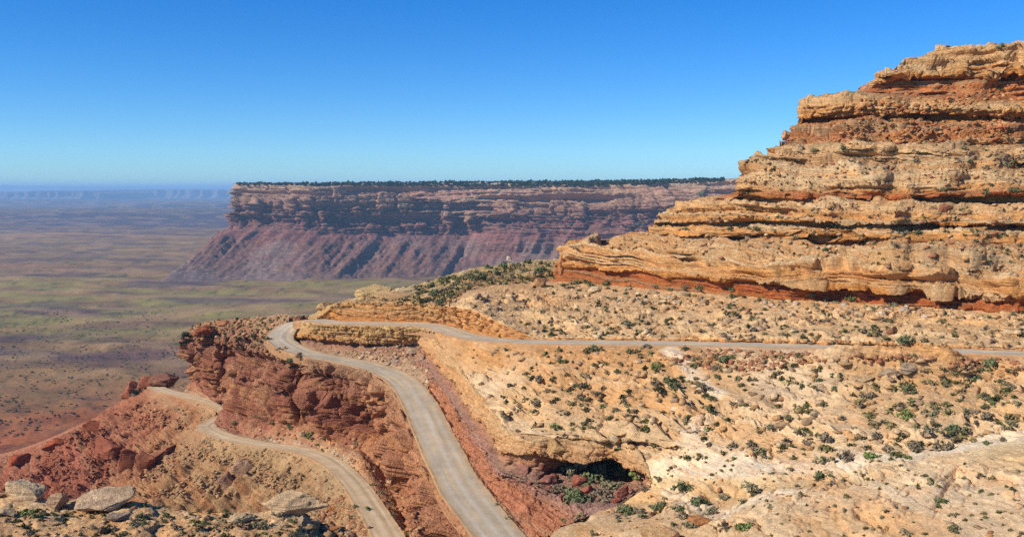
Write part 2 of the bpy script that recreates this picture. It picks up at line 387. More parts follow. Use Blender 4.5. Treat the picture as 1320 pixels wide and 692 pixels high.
# ------------------------------------------------------------------ the layered butte on the right
def bd(px): return np.interp(px, [560, 720, 850, 1000, 1150, 1320, 1500], [395, 352, 300, 262, 240, 223, 205])
def BL(off, pts): return [(x, y, bd(x) + off) for x, y in pts]
BUTTE = [  # (offset into the hill, traced line, attributes, name of the band that starts here)
 (3, [(708, 378), (760, 382), (850, 386), (1000, 396), (1150, 403), (1320, 412), (1500, 420)], dict(c=RED, rb=.3), None),
 (0, [(712, 366), (760, 370), (850, 376), (1000, 387), (1150, 394), (1320, 402), (1500, 412)], dict(c=RED, st=.3, bl=.35, rb=.3), 'red_wall'),
 (1.2, [(714, 345), (760, 348), (850, 355), (930, 362), (1000, 367), (1150, 375), (1320, 384), (1500, 393)], dict(c=RED, st=.3, bl=.35, rb=.3), None),
 (-2.0, [(713, 343), (760, 346), (850, 353), (930, 360), (1000, 365), (1150, 373), (1320, 382), (1500, 391)], dict(c=ORG, st=.7, bl=.5), 'rock_ledge'),
 (1.5, [(715, 328), (760, 325), (850, 333), (1000, 345), (1150, 352), (1320, 361), (1500, 370)], dict(c=TAN, st=1.1, bl=.6, du=.3), None),
 (4.5, [(718, 322), (760, 318), (850, 324), (1000, 336), (1150, 341), (1320, 349), (1500, 360)], dict(c=(.53, .32, .17), st=1.1, bl=.4, du=.6), None),
 (22, [(726, 320), (765, 314), (840, 303), (900, 302), (1000, 304), (1150, 308), (1320, 313), (1500, 318)], dict(c=(.42, .24, .13), st=.9, rb=.4, du=.4), None),
 (20, [(832, 301), (860, 301), (1000, 302), (1150, 305), (1320, 310), (1500, 316)], dict(c=ORG, st=.5, bl=.5), 'rock_ledge'),
 (21.5, [(836, 293), (860, 291), (1000, 292), (1150, 294), (1320, 298), (1500, 303)], dict(c=TAN, st=.5, bl=.4), None),
 (26, [(842, 290), (860, 288), (1000, 287), (1150, 288), (1320, 292), (1500, 297)], dict(c=TAL, st=.4, rb=.5), None),
 (21, [(841, 287), (860, 287), (1000, 286), (1150, 287), (1320, 290), (1500, 296)], dict(c=ORG, st=.6, bl=.5), 'rock_ledge'),
 (22.8, [(846, 280), (868, 270), (940, 262), (1000, 264), (1100, 266), (1200, 268), (1320, 272), (1500, 277)], dict(c=TAN, st=.7, bl=.6, du=.3), None),
 (33, [(862, 270), (880, 262), (945, 253), (1000, 254), (1150, 254), (1320, 252), (1500, 254)], dict(c=(.46, .28, .155), st=.7, rb=.3, du=.4), None),
 (28.5, [(948, 251), (975, 253), (1000, 253), (1150, 252), (1320, 250), (1500, 252)], dict(c=RED, st=.5, bl=.4), 'rock_ledge'),
 (30, [(951, 242), (960, 240), (1000, 240), (1150, 239), (1320, 240), (1500, 241)], dict(c=TAN, st=.7, bl=.5), None),
 (32.5, [(953, 235), (962, 230), (1000, 228), (1150, 228), (1320, 231), (1500, 232)], dict(c=(.57, .37, .21), st=.8, bl=.5, du=.3), None),
 (41, [(957, 226), (975, 216), (1005, 209), (1100, 208), (1200, 212), (1320, 216), (1500, 220)], dict(c=(.43, .25, .135), st=1.1, rb=.5), None),
 (43, [(965, 216), (985, 205), (1010, 196), (1100, 193), (1200, 195), (1320, 199), (1500, 202)], dict(c=(.57, .37, .21), st=1.1, bl=.5), 'rock_ledge'),
 (51, [(992, 200), (1006, 192), (1030, 186), (1100, 184), (1180, 184), (1260, 185), (1320, 186), (1500, 188)], dict(c=TAL, st=.6, rb=.7), None),
 (50, [(1003, 190), (1026, 182), (1100, 182), (1180, 182), (1260, 183), (1320, 184), (1500, 186)], dict(c=(.44, .21, .11), st=.9, bl=.5, rb=.3), 'rubble_slope'),
 (55, [(1012, 180), (1032, 163), (1100, 158), (1180, 160), (1260, 166), (1320, 167), (1500, 169)], dict(c=(.42, .19, .10), st=.8, bl=.4, rb=.5), None),
 (59, [(1024, 172), (1034, 156), (1100, 151), (1150, 149), (1200, 150), (1260, 152), (1320, 152), (1500, 155)], dict(c=(.42, .21, .11), st=.4, rb=.8), None),
 (55, [(1031, 157), (1037, 151), (1070, 150), (1120, 151), (1150, 146), (1200, 147), (1260, 149), (1320, 150), (1500, 153)], dict(c=ORG, st=.3, bl=1.0), 'rock_ledge'),
 (55, [(1030, 142), (1036, 137), (1090, 136), (1120, 137), (1150, 138), (1200, 140), (1240, 140), (1320, 141), (1500, 144)], dict(c=TAN, st=.4, bl=1.3), None),
 (59, [(1032, 131), (1040, 127), (1090, 121), (1115, 122), (1160, 130), (1240, 132), (1320, 134), (1500, 138)], dict(c=TAN, st=.4, bl=.9, du=.3), None),
 (69, [(1058, 125), (1075, 121), (1100, 119), (1120, 119), (1150, 122), (1200, 123), (1320, 125), (1500, 129)], dict(c=RED, st=.4, rb=.6), None),
 (69.5, [(1085, 120), (1110, 117), (1130, 117), (1150, 119), (1200, 120), (1320, 123), (1500, 126)], dict(c=(.45, .19, .095), st=.5, bl=.5), 'red_wall'),
 (71.5, [(1105, 118), (1128, 109), (1150, 104), (1200, 101), (1260, 100), (1320, 100), (1500, 101)], dict(c=(.45, .19, .095), st=.7, bl=.5), None),
 (68, [(1126, 108), (1150, 101), (1180, 98), (1250, 95), (1320, 94), (1500, 92)], dict(c=ORG, st=.7, bl=.9), 'rock_ledge'),
 (69.5, [(1130, 101), (1150, 91), (1180, 86), (1250, 80), (1320, 77), (1500, 72)], dict(c=TAN, st=.9, bl=1.2), None),
 (73, [(1136, 96), (1152, 85), (1168, 77), (1186, 72), (1212, 65), (1250, 61), (1290, 61), (1320, 58), (1500, 50)], dict(c=TAN, st=.6, bl=.9, du=.2), None),
 (100, [(1170, 86), (1200, 76), (1240, 69), (1290, 66), (1320, 63), (1500, 58)], dict(c=TAN, st=.4, rb=.4, du=.4), None),
 (170, [(1200, 120), (1300, 110), (1500, 110)], dict(c=TAN, rb=.4), None),
]
lines = line_rows([BL(o, p) for o, p, a, nm in BUTTE], 90, 1760)
rows = []
for k_, r in enumerate(lines):
    kk_ = np.full(len(r), k_ * .37); f_ = sstep(0, .12, np.linspace(0, 1, len(r)))
    r[:, 1] += f_ * (2.4 * perlin(np.stack([r[:, 0] / 70, kk_, kk_ * 0], 1), 3) + 1.2 * perlin(np.stack([r[:, 0] / 24, kk_ * 2.3, kk_ * 0], 1), 5))
    r[:, 2] += 4.5 * perlin(np.stack([r[:, 0] / 80, kk_ * .8, kk_ * 0 + 5], 1), 7) + 2.6 * f_ * perlin(np.stack([r[:, 0] / 26, kk_ * 1.9, kk_ * 0], 1), 8)
    w = np.array([D(*q) for q in r])
    e = w[0]
    wrap = [e + np.array([95, 130, 0.]), e + np.array([42, 62, 0.]), e + np.array([13, 26, 0.]), e + np.array([2.2, 7, 0.])]
    rows.append(np.concatenate([np.array(wrap), w]))
att = [{**a, 'st': a.get('st', 0) * (2.0 if a.get('st', 0) >= .7 else 1.5), 'bl': a.get('bl', 0) * .8, 'rb': a.get('rb', 0) * 1.3, 'du': a.get('du', 0) * 1.1, 'pl': .35 if 'rb' in a else .15, 'tv': .65} for o, p, a, nm in BUTTE]
pyspan = [max(4, int(np.mean([abs(a[1] - b[1]) for a, b in zip(lines[k], lines[k + 1])]) * 1.15 + 4)) for k in range(len(lines) - 1)]
pyspan[-1] = 6; pyspan[0] = 5
P, A, seg, tt = loft(rows, att, 640, pyspan)
P2, col = shape(P, A, thick=.85, thick2=2.6, bsize=4.2, rsize=1.5, seed=11, blz=2.2, lat=30, fs=.7, wz=.35)
register(P2)
butte = bpy.data.objects.new('butte', None); SC.collection.objects.link(butte); butte.location = (0, 0, 0)
structure(butte, 'layered sandstone butte rising at the right in tan ledges over a red wall')
starts = [0]; names = ['talus_apron']
for k, (o_, p_, a_, nm) in enumerate(BUTTE):
    if nm: starts.append(sum(pyspan[:k])); names.append(nm)
starts.append(P2.shape[0] - 1)
for nm, s0, s1 in zip(names, starts[:-1], starts[1:]):
    o = mesh_grid(nm, P2[s0:s1 + 1], col[s0:s1 + 1], M_ROCK, butte)

# ------------------------------------------------------------------ bench between the butte and the middle road
def ZR(pts, n=None): return [Z(*q) for q in pts]
def lines_z(lines, n, right=1760):
    return [[Z(*q) for q in r] for r in line_rows(lines, n, right)]
B = lines_z([
 [(640, 372, -37), (715, 366, -37), (850, 372, -35), (1000, 380, -33), (1150, 386, -32), (1320, 392, -31), (1500, 402, -30)],
 [(600, 377, -32.6), (640, 366, -32), (715, 362, -32), (850, 374, -30.5), (1000, 385, -29), (1150, 393, -28), (1320, 400, -27.2), (1500, 412, -26.5)],
 [(586, 387.5, -33.3), (600, 382, -32.2), (640, 380, -32.3), (715, 378, -32.7), (850, 388, -31.5), (1000, 398, -30), (1150, 405, -28.8), (1320, 412, -28), (1500, 422, -27)],
 [(582, 391, -33.3), (600, 388, -31.9), (625, 396, -32.8), (660, 404, -34.2), (715, 410, -34), (850, 415, -32.6), (1000, 420, -30.8), (1150, 424, -29.6), (1320, 430, -28.4), (1500, 436, -27)],
 [(580, 393, -33.1), (599, 394, -32.1), (619, 403, -32.9), (639, 412, -33.9), (656, 420, -35.0), (680, 430, -35.9), (700, 434, -36.2), (850, 435, -33.9), (1000, 436, -31.8), (1100, 439, -30.8), (1320, 446, -29), (1500, 452, -27.2)],
 [(577, 427, -41), (600, 432, -40.2), (625, 436, -39.2), (650, 438, -38.3), (700, 440, -37), (850, 441, -35.2), (1000, 444, -33.4), (1100, 447, -32.2), (1320, 454, -29.8), (1500, 462, -28)],
], 40)
B[-1] = edge(UPR, 1, [proj(q)[:2] for q in B[-1]], 0, .55, (0, 0, -.1))
B.insert(5, [q + np.array([0, -.25, -.7]) for q in B[4]])
w = B
for r in w: r.insert(0, r[0] + np.array([3, 14, -.3]))
put('slickrock_bench', w, [dict(c=TAN), dict(c=TAN, du=.3, rb=.4), dict(c=TAN, du=.45, st=.8, rb=.1, pl=.6), dict(c=(.55, .37, .21), du=.45, st=1., rb=.12, pl=.7), dict(c=(.56, .38, .22), st=.6, bl=.3, du=.4), dict(c=(.48, .245, .12), st=.3, bl=.9, rb=.1), dict(c=(.46, .235, .115), st=.3, bl=.8, rb=.4)],
    760, [6, 26, 56, 34, 3, 44], M_SLICK, 'rocky tan slickrock bench between the butte and the middle road', thick=.9, thick2=2.3, bsize=3.2, rsize=1.6, dsize=26, smooth=.3, seed=23, snap=[(-1, UPR, 1)], dip=(.10, .03), wz=1.2, patch=.7, fs=.45)

# ------------------------------------------------------------------ hill with the cut wall left of it
c_back = [D(398, 408, 372), D(412, 402, 362), D(424, 395, 348), D(445, 387, 346), D(480, 378, 352), D(540, 366, 368), D(600, 348, 395), D(650, 341, 405), D(700, 335, 412), D(780, 330, 420)]
c_bk2 = [p + np.array([0, 60, -30.]) for p in c_back]
c_mid = [D(397, 410, 358), D(413, 403, 350), D(425, 394.5, 336), D(447, 390, 335), D(495, 385, 333), D(545, 379, 335), D(590, 368, 345), D(640, 358, 370), D(700, 350, 384), D(780, 345, 395)]
c_rim = [D(398, 413, 346), D(414, 408, 340), D(427, 395, 328), D(446, 392, 324), D(500, 390, 314), D(545, 392, 305), D(570, 398, 297), D(600, 385, 318), D(680, 370, 360), D(780, 362, 380)]
c_base = edge(UPR, 1, [(398, 413), (414, 413), (426, 415), (446, 415), (500, 416), (545, 417), (570, 422)], 0, .7, (0, 0, -.1)) + [ D(600, 420, 300), D(680, 400, 350), D(780, 392, 370)]
put('cut_hill', [c_bk2, c_back, c_mid, c_rim, c_base], [dict(c=OLV), dict(c=(.45, .33, .17), rb=.7, du=.3), dict(c=(.44, .31, .165), rb=.7, st=.3), dict(c=(.48, .27, .13), st=.4, bl=.5), dict(c=(.42, .20, .095), st=.5, bl=.5)],
    420, [8, 36, 26, 40], M_ROCK, 'low rocky hill with a cut orange wall above the far end of the middle road', bsize=3.4, rsize=1.5, seed=31, thick=1.3, snap=[(-1, UPR, 1)])

# ------------------------------------------------------------------ rock island inside the hairpin
put('hairpin_island', [
 edge(UPR, -1, [(390, 418), (402, 416), (430, 417), (480, 418), (545, 420), (560, 426)], 0, .75, (0, 0, -.1)),
 [p + np.array(q) for p, q in zip(edge(UPR, -1, [(390, 418), (402, 416), (430, 417), (480, 418), (545, 420), (560, 426)], 0, .75), [(1, -3, -.5), (0, -2.5, -.2), (0, -1.6, -.15), (0, -1.6, -.15), (0, -1.6, -.15), (0, -1.6, -.2)])],
 [D(384, 435, 332), D(399, 437, 324.5), D(430, 440, 316.5), D(480, 442, 306.5), D(545, 443, 297.5), D(562, 450, 287)],
 [D(386, 436, 335), D(400, 438.5, 328), D(430, 441.5, 319.5), D(480, 443.5, 309.5), D(545, 445, 300.5), D(563, 452, 290)],
 [D(386, 445, 330), D(400, 449, 323), D(430, 453, 315), D(480, 457, 305), D(530, 462, 297), D(552, 474, 283)],
 edge(UPR, -1, [(388, 450), (402, 454), (430, 459), (480, 467), (520, 482), (542, 508)], .45, 1, (0, 0, -.1))],
 [dict(c=TAN, rb=.2), dict(c=(.50, .33, .17), st=.3, bl=.5), dict(c=(.46, .25, .125), st=.4, bl=.5), dict(c=PUR, st=.4, bl=.3), dict(c=(.34, .20, .13), st=.4, rb=.3), dict(c=(.38, .26, .17), rb=.6)],
 330, [6, 34, 5, 22, 22], M_ROCK, 'block of cut rock inside the hairpin bend', bsize=2.4, rsize=1.6, seed=37, thick=1.1, snap=[(0, UPR, -1), (-1, UPR, -1)])

# ------------------------------------------------------------------ rims, alcove and the cut wall right of the descending road
rim = [Z(546, 424, -41.3), Z(562, 440, -42.5), Z(585, 466, -44), Z(608, 497, -45.6), Z(635, 530, -47.2), Z(653, 556, -48.5), Z(690, 568, -48.8), Z(725, 563, -48.2),
       Z(760, 567, -48.2), Z(790, 567, -47.8), Z(818, 578, -48), Z(834, 600, -49.3), Z(838, 622, -50.8)]
mid = []
for k, zm in enumerate((-49.5, -50.6, -52.2, -53.8, -55, -56.2)):
    mid.append(np.array([rim[k][0] - 1.6, rim[k][1] - .5, zm]))
front = [D(680, 618, 191), D(700, 628, 188), D(723, 640, 184), D(742, 650, 178), D(768, 652, 175), D(802, 646, 172.5), D(832, 634, 173)]
dr = [r[1] for r in rim]
lip = [r + (m - r) * .55 + np.array([-.4, 0, 0]) for r, m in zip(rim[:6], mid)] + [D(690, 586, dr[6] - 1.5), D(722, 591, dr[7] - 2.5), D(752, 598, dr[8] - 3), D(786, 592, dr[9] - 1), D(814, 606, dr[10] - 1.), D(830, 612, dr[11] - .5), D(836, 627, dr[12] - .5)]
und = [l + np.array([.9, .3, -.2]) for l in lip[:6]] + [l + np.array([1.0, u_, -.5]) for l, u_ in zip(lip[6:12], (2, 5, 8.5, 8.5, 7.5, 5.5))] + [lip[12] + np.array([.5, 1, -.5])]
und2 = [l + (m - l) * .6 + np.array([.5, .1, 0]) for l, m in zip(und[:6], mid)] + [u + np.array([0, 1.5, -3.6]) for u in und[6:12]] + [und[12] + np.array([0, 0, -1.])]
back = [r + np.array([2.5, 1.0, .15]) for r in rim[:6]] + [r + np.array([0, 4, .2]) for r in rim[6:12]] + [rim[12] + np.array([3, 1, 0.2])]
put('alcove_rim', [back, rim, lip, und, und2, mid + front],
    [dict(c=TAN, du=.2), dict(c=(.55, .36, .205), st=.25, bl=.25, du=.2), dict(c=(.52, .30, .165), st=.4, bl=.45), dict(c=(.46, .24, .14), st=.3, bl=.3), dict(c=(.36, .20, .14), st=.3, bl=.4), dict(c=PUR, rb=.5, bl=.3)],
    460, [12, 50, 10, 22, 36], M_ROCK, 'overhanging tan caprock rim with a shaded alcove above the descending road', bsize=3.4, rsize=1.1, seed=41, thick=1.2)
# edges of the upper road, right side (towards the wall)
def edge_at(C, px_list, side, off, width):
    T = np.gradient(C, axis=0); T[:, 2] = 0; T /= np.linalg.norm(T, axis=1, keepdims=True)
    N = np.stack([T[:, 1], -T[:, 0], 0 * T[:, 0]], 1) * side
    E = C + N * (width / 2 + off); return E
ER = edge_at(UPW, None, -1, .3, 10.0)       # right-hand edge seen in the picture on the descending leg
epx, epy, _ = proj(ER)
tail = np.arange(len(UPW)) > len(UPW) * .5
def pick(px, py):
    d = np.hypot(epx - px, (epy - py)) + np.where(tail, 0, 1e6); return ER[np.argmin(d)] + np.array([0, 0, -.25])
base = [pick(*q) for q in ((534, 493), (545, 512), (560, 535), (580, 565), (600, 600), (624, 632), (640, 655), (655, 675), (668, 691), (685, 712), (705, 740))]
top2 = mid + [front[0], front[1], front[2], front[3], Z(762, 662, -54.5)]
low1 = [t + (b - t) * .93 + np.array([.4, 0, 0]) for t, b in zip(top2, base)]
inner = [t + np.array([6, 3, .4]) for t in top2]
put('cut_wall', [inner, top2, [t + (b - t) * .35 + np.array([-.3, 0, 0]) for t, b in zip(top2, base)], low1, base],
    [dict(c=PUR, rb=.5), dict(c=(.36, .22, .17), st=1.0, bl=.4, rb=.1), dict(c=(.43, .20, .125), st=1.0, bl=.6, rb=.15), dict(c=(.45, .21, .13), st=.7, bl=.5, rb=.25), dict(c=(.42, .27, .17), rb=.2)],
    460, [8, 40, 60, 8], M_CLIFF, 'rough red road-cut wall along the right side of the descending road', bsize=1.9, rsize=1.0, seed=43, thick=1.3, blz=2.6, snap=[(-1, UPR, -1)])

# ------------------------------------------------------------------ big slickrock terrace in the right foreground
Hl = lines_z([
 [(556, 430, -42), (600, 439, -40.4), (640, 445, -39), (700, 447.5, -37.3), (780, 448, -36.1), (900, 449, -34.7), (1040, 452, -33), (1180, 457, -31.4), (1320, 462, -29.8), (1500, 470, -28.3)],
 [(574, 452, -43.2), (640, 456, -41), (700, 457, -38.9), (780, 458, -37.6), (900, 460, -36.2), (1040, 458, -33.6), (1180, 462, -31.7), (1320, 474, -31.2), (1500, 480, -29.5)],
 [(598, 483, -45), (700, 490, -41.7), (800, 490, -40.2), (900, 490, -38.9), (1040, 487, -36.2), (1180, 488, -34), (1320, 490, -32.5), (1500, 495, -30)],
 [(630, 525, -47.2), (700, 525, -44.8), (800, 525, -43.2), (900, 525, -41.4), (1040, 525, -38.8), (1180, 525, -36.2), (1320, 525, -34), (1500, 525, -31.5)],
 [(654, 557, -48.6), (725, 562, -48.1), (800, 560, -46.5), (900, 560, -44), (1040, 560, -41), (1180, 560, -38), (1320, 558, -35.8), (1500, 556, -33)],
 [(788, 567, -47.9), (850, 573, -46.8), (900, 578, -45.4), (1040, 578, -42.2), (1180, 574, -39), (1320, 564, -36.2), (1500, 558, -33.2)],
 [(834, 600, -49.4), (900, 598, -46.9), (1000, 598, -44), (1150, 589, -40.2), (1300, 570, -36.6), (1500, 561, -33.5)],
 [(838, 624, -50.8), (900, 620, -48.2), (1000, 611, -44.4), (1150, 598, -40.2), (1300, 579, -36.7), (1500, 568, -33.6)],
 [(802, 648, -53.8), (860, 645, -51.5), (950, 640, -48.4), (1000, 628, -44.8), (1150, 613, -40.6), (1320, 596, -37.1), (1500, 583, -34.2)],
 [(760, 664, -52.8), (850, 662, -50.8), (930, 662, -48.8), (1000, 650, -45.2), (1150, 640, -41.3), (1320, 630, -38.2), (1500, 618, -35.2)],
 [(715, 685, -52.8), (820, 685, -50.6), (930, 683, -48.4), (1000, 676, -45.7), (1150, 668, -42), (1320, 660, -39), (1500, 650, -36)],
 [(694, 712, -53.5), (820, 712, -51.2), (1000, 706, -46.5), (1150, 702, -42.6), (1320, 698, -39.8), (1500, 692, -37)],
 [(700, 800, -55.5), (1000, 800, -48), (1320, 800, -41.5), (1500, 800, -38)]], 34)
H = Hl
H[0] = edge(UPR, -1, [proj(q)[:2] for q in H[0]], 0, .6, (0, 0, -.1))
_x, _y, _d0 = proj(np.array(H[0])); _x1, _y1, _ = proj(np.array(H[1]))
H[1] = [H[1][0]] + [D(a, max(b, c + 5), d - 5.0) for a, b, c, d in zip(_x1[1:], _y1[1:], np.interp(_x1[1:], _x, _y), np.interp(_x1[1:], _x, np.array(H[0])[:, 1]))]
H[1] = [D(a, 446.5 - .2 * abs(a - 1140) / 10, q[1] - 5) if 1068 < a < 1222 else q for a, q in zip(_x1, H[1])]
HC = (.57, .405, .25)
WASH = [Z(1330, 561, -36.1), Z(1230, 578, -38.4), Z(1150, 591, -40.2), Z(1060, 600, -42.6), Z(980, 602, -44.6), Z(900, 600, -47), Z(846, 604, -49.3)]
BRANCH = [[Z(980, 602, -44.6), Z(925, 588, -45.5), Z(890, 570, -45.3), Z(905, 545, -43)], [Z(862, 466, -37.5), Z(885, 484, -39), Z(905, 502, -40.3), Z(925, 515, -40.8)], [Z(860, 640, -51.5), Z(930, 668, -49), Z(965, 650, -47.4), Z(1020, 640, -45)]]
def seg_dist(p, pts):
    d = np.full(len(p), 1e9)
    for a, b in zip(pts[:-1], pts[1:]):
        ab = (b - a)[:2]; t = np.clip(((p[:, :2] - a[:2]) @ ab) / (ab @ ab), 0, 1); q = a[:2] + t[:, None] * ab
        d = np.minimum(d, np.hypot(p[:, 0] - q[:, 0], p[:, 1] - q[:, 1]))
    return d
def terrace_tone(p, col, w1, w2):
    n = fbm(p, 12, 4, 301); n2 = fbm(p * np.array([1, .6, 1]), 26, 3, 305)
    k = sstep(3.6, 1.2, seg_dist(p, WASH) + 2.6 * n)[:, None] * .75
    for b_, wd in zip(BRANCH, (1.6, 1.3, 1.4)): k = np.maximum(k, sstep(wd * 1.8, wd * .6, seg_dist(p, b_) + 1.2 * n)[:, None] * .7)
    o = (sstep(.1, .5, n2) * .35)[:, None]; pale = (sstep(.05, -.4, n2) * .55)[:, None]
    col = col * (1 - o) + np.array((.54, .33, .185)) * o; col = col * (1 - pale) + np.array((.62, .48, .325)) * pale
    return col * (1 - k) + np.array((.68, .56, .41)) * k
put('slickrock_terrace', H, [dict(c=(.44, .26, .14), rb=.4), dict(c=(.47, .27, .14), rb=.6, st=.4, pl=.3), dict(c=(.50, .32, .18), st=1.3, rb=.05, du=.35, pl=.7), dict(c=(.54, .355, .20), st=1.5, du=.35, rb=.06, pl=.7),
   dict(c=HC, st=1.5, du=.35, rb=.05, pl=.65), dict(c=HC, st=1.2, du=.35, rb=.08, pl=.6), dict(c=(.65, .50, .32), st=.2, du=.4), dict(c=(.60, .44, .26), st=.5, du=.3, pl=.2), dict(c=(.56, .38, .21), st=1.1, du=.35, rb=.05, pl=.6), dict(c=HC, st=.8, du=.4, rb=.05, pl=.4), dict(c=(.56, .37, .21), st=.6, du=.4, rb=.05, pl=.3), dict(c=HC, st=.4, du=.3), dict(c=HC)],
   640, [18, 34, 46, 40, 24, 26, 28, 32, 34, 34, 26, 8], M_SLICK, 'broad tan slickrock terrace with ledges and a pale sandy wash in the right foreground', thick=1.05, thick2=2.8, bsize=3, rsize=1.3, dsize=24, smooth=.3, tone=terrace_tone, seed=53, snap=[(0, UPR, -1)], dip=(.14, .05), tint=(ORG, CRM), wz=1.3, patch=.9, psize=8, fs=.42)
put('near_bank', [[Z(760, 664, -53), Z(715, 685, -53), Z(694, 712, -53.6), Z(700, 800, -55.6)], [Z(760, 664, -53) + np.array([-6, 2, -8]), Z(715, 685, -53) + np.array([-6, 2, -8]), Z(694, 712, -53.6) + np.array([-5, 0, -8]), Z(700, 800, -55.6) + np.array([-5, 0, -9])]],
   [dict(c=RED, rb=.3, bl=.3), dict(c=RED, rb=.4)], 60, [30], M_ROCK, 'bank below the near end of the terrace', seed=3)

# ------------------------------------------------------------------ red cliff between the two roads
e_back = [D(246, 424, 430), D(262, 415, 415), D(300, 411, 400), D(340, 408, 385), D(372, 404.5, 366), ] + edge(UPR, 1, [(366, 420), (357, 430), (352, 440), (366, 450), (400, 461), (440, 470), (480, 480), (507, 497), (524, 526), (538, 566), (562, 622), (596, 676), (640, 735)], .3, 1, (0, 0, -.1))
e_rim = [D(239, 437, 420), D(256, 433, 405), D(284, 440, 386), D(306, 447, 362), D(330, 452, 350), D(352, 457, 341), D(362, 461, 337), D(374, 464, 333), D(394, 470, 330), D(411, 477, 320), D(448, 482, 308), D(474, 491, 298), D(497, 510, 279),
         D(517, 537, 256), D(532, 577, 231), D(554, 632, 205), D(585, 684, 187), D(630, 745, 170)]
e_base = [D(235, 503, 424), D(250, 506, 409), D(276, 517, 393), D(284, 543, 358), D(302, 555, 343), D(330, 562, 331), D(346, 561, 329), D(365, 558, 329), D(389, 554, 335), D(412, 568, 318), D(440, 570, 311), D(462, 577, 301), D(486, 612, 271),
          D(511, 650, 242), D(530, 690, 223), D(550, 740, 196), D(580, 790, 180), D(620, 850, 165)]
e_foot = [D(230, 509, 417), D(252, 514, 405)] + edge(LOR, 1, [(280, 524), (280, 548), (300, 561), (330, 567), (347, 570), (365, 573), (392, 576), (416, 583), (445, 597), (466, 621), (486, 647), (508, 682), (525, 715), (545, 755), (560, 780)], 0, 1, (0, 0, -.1)) + [D(615, 860, 162)]
for c_ in range(5, 9):
    x_, y_, _ = proj(e_rim[c_]); e_rim[c_] = D(x_, y_, min(e_rim[c_][1], e_back[c_][1] - 3.5)); x_, y_, _ = proj(e_base[c_]); e_base[c_] = D(x_, y_, min(e_base[c_][1], e_rim[c_][1] - (1.0 if c_ != 8 else 1)))
for c_ in range(9, 18):
    o_ = np.array([-1.6, -1.6, -2.2]) if c_ < 12 else np.array([-2.1, -.5, -1.9])
    e_rim[c_] = e_back[c_] + o_
    x_, y_, _ = proj(e_base[c_]); e_base[c_] = D(x_, y_, min(e_base[c_][1], e_rim[c_][1] - 1.0))
e_back.insert(3, D(320, 409.5, 393)); e_rim.insert(3, D(300, 445, 383)); e_base.insert(3, D(300, 513, 386)); e_foot.insert(3, D(299, 529, 383))
e_base[4] = D(277, 543, 357)
for r_ in (e_back, e_rim, e_base, e_foot): r_.insert(0, r_[0] + np.array([5, 24, 0.])); r_.insert(0, r_[0] + np.array([30, 50, -4.]))
def mixr(a, b, f, off=(0, 0, 0)): return [p + (q - p) * f + np.array(off) for p, q in zip(a, b)]
e_m1 = mixr(e_rim, e_base, .38, (-.6, -.6, .6)); e_m2 = mixr(e_rim, e_base, .44, (0, 1.4, 0)); e_m3 = mixr(e_rim, e_base, .8, (-.2, 0, 0))
e_up = mixr(e_back, e_rim, .45, (0, 0, .7))
for r_, f_ in ((e_m1, .75), (e_m2, 1.), (e_m3, .8), (e_base, .45)):
    for i_, o_ in ((11, (4, 8.5, 0)), (12, (1, 2.5, 0)), (15, (3, 3.5, 0)), (9, (-.5, -1.5, 0)), (13, (-.5, -1.5, 0))): r_[i_] = r_[i_] + np.array(o_) * f_
def cliff_tone(p, col, w1, w2):
    n = fbm(p * np.array([1, 1, .45]), 8, 4, 311); n2 = fbm(p * np.array([.3, .3, 2.2]), 9, 3, 315)
    a = (sstep(.02, .3, n + .3 * n2) * .6)[:, None]; b = (sstep(-.02, -.3, n + .4 * n2) * .55)[:, None]
    col = col * (1 - a) + np.array((.47, .255, .15)) * a
    col = col * (1 - b) + np.array((.27, .11, .075)) * b
    e = (sstep(-46, -40, p[:, 0] + 2 * w1) * sstep(-83, -76, p[:, 2]) * .6)[:, None]; e2 = (sstep(-58, -54, p[:, 2] + 1.5 * w2) * .45)[:, None]  # lighter orange near wall; sunlit look of the tops painted in as tan
    col = col * (1 - e) + np.array((.50, .25, .14)) * (1 + .25 * n[:, None]) * e
    return (col * (1 - e2) + np.array((.40, .26, .16)) * e2) * np.array((.92, .95, .97))
put('red_cliff', [e_back, e_up, e_rim, e_m1, e_m2, e_m3, e_base, e_foot],
    [dict(c=(.37, .23, .13), rb=.7), dict(c=(.34, .18, .105), rb=1.2, bl=.45), dict(c=(.33, .16, .105), bl=2.1, st=.7), dict(c=(.31, .14, .09), bl=2.3, st=.7), dict(c=(.27, .115, .075), bl=1.9, st=.7),
     dict(c=(.30, .125, .08), bl=1.4, st=.9), dict(c=(.38, .19, .115), rb=1.0), dict(c=(.52, .40, .26), rb=.4)],
    560, [14, 22, 56, 6, 56, 20, 22], M_CLIFF, 'tall red layered cliff between the upper and the lower road', bsize=6.2, rsize=1.6, seed=61, thick=1.7, thick2=4.6, fs=.75, tone=cliff_tone, snap=[(0, UPR, 1), (-1, LOR, 1)], lobes=(15, 5.4), blz=9.0, lat=20, tint=(DRD, ORG))

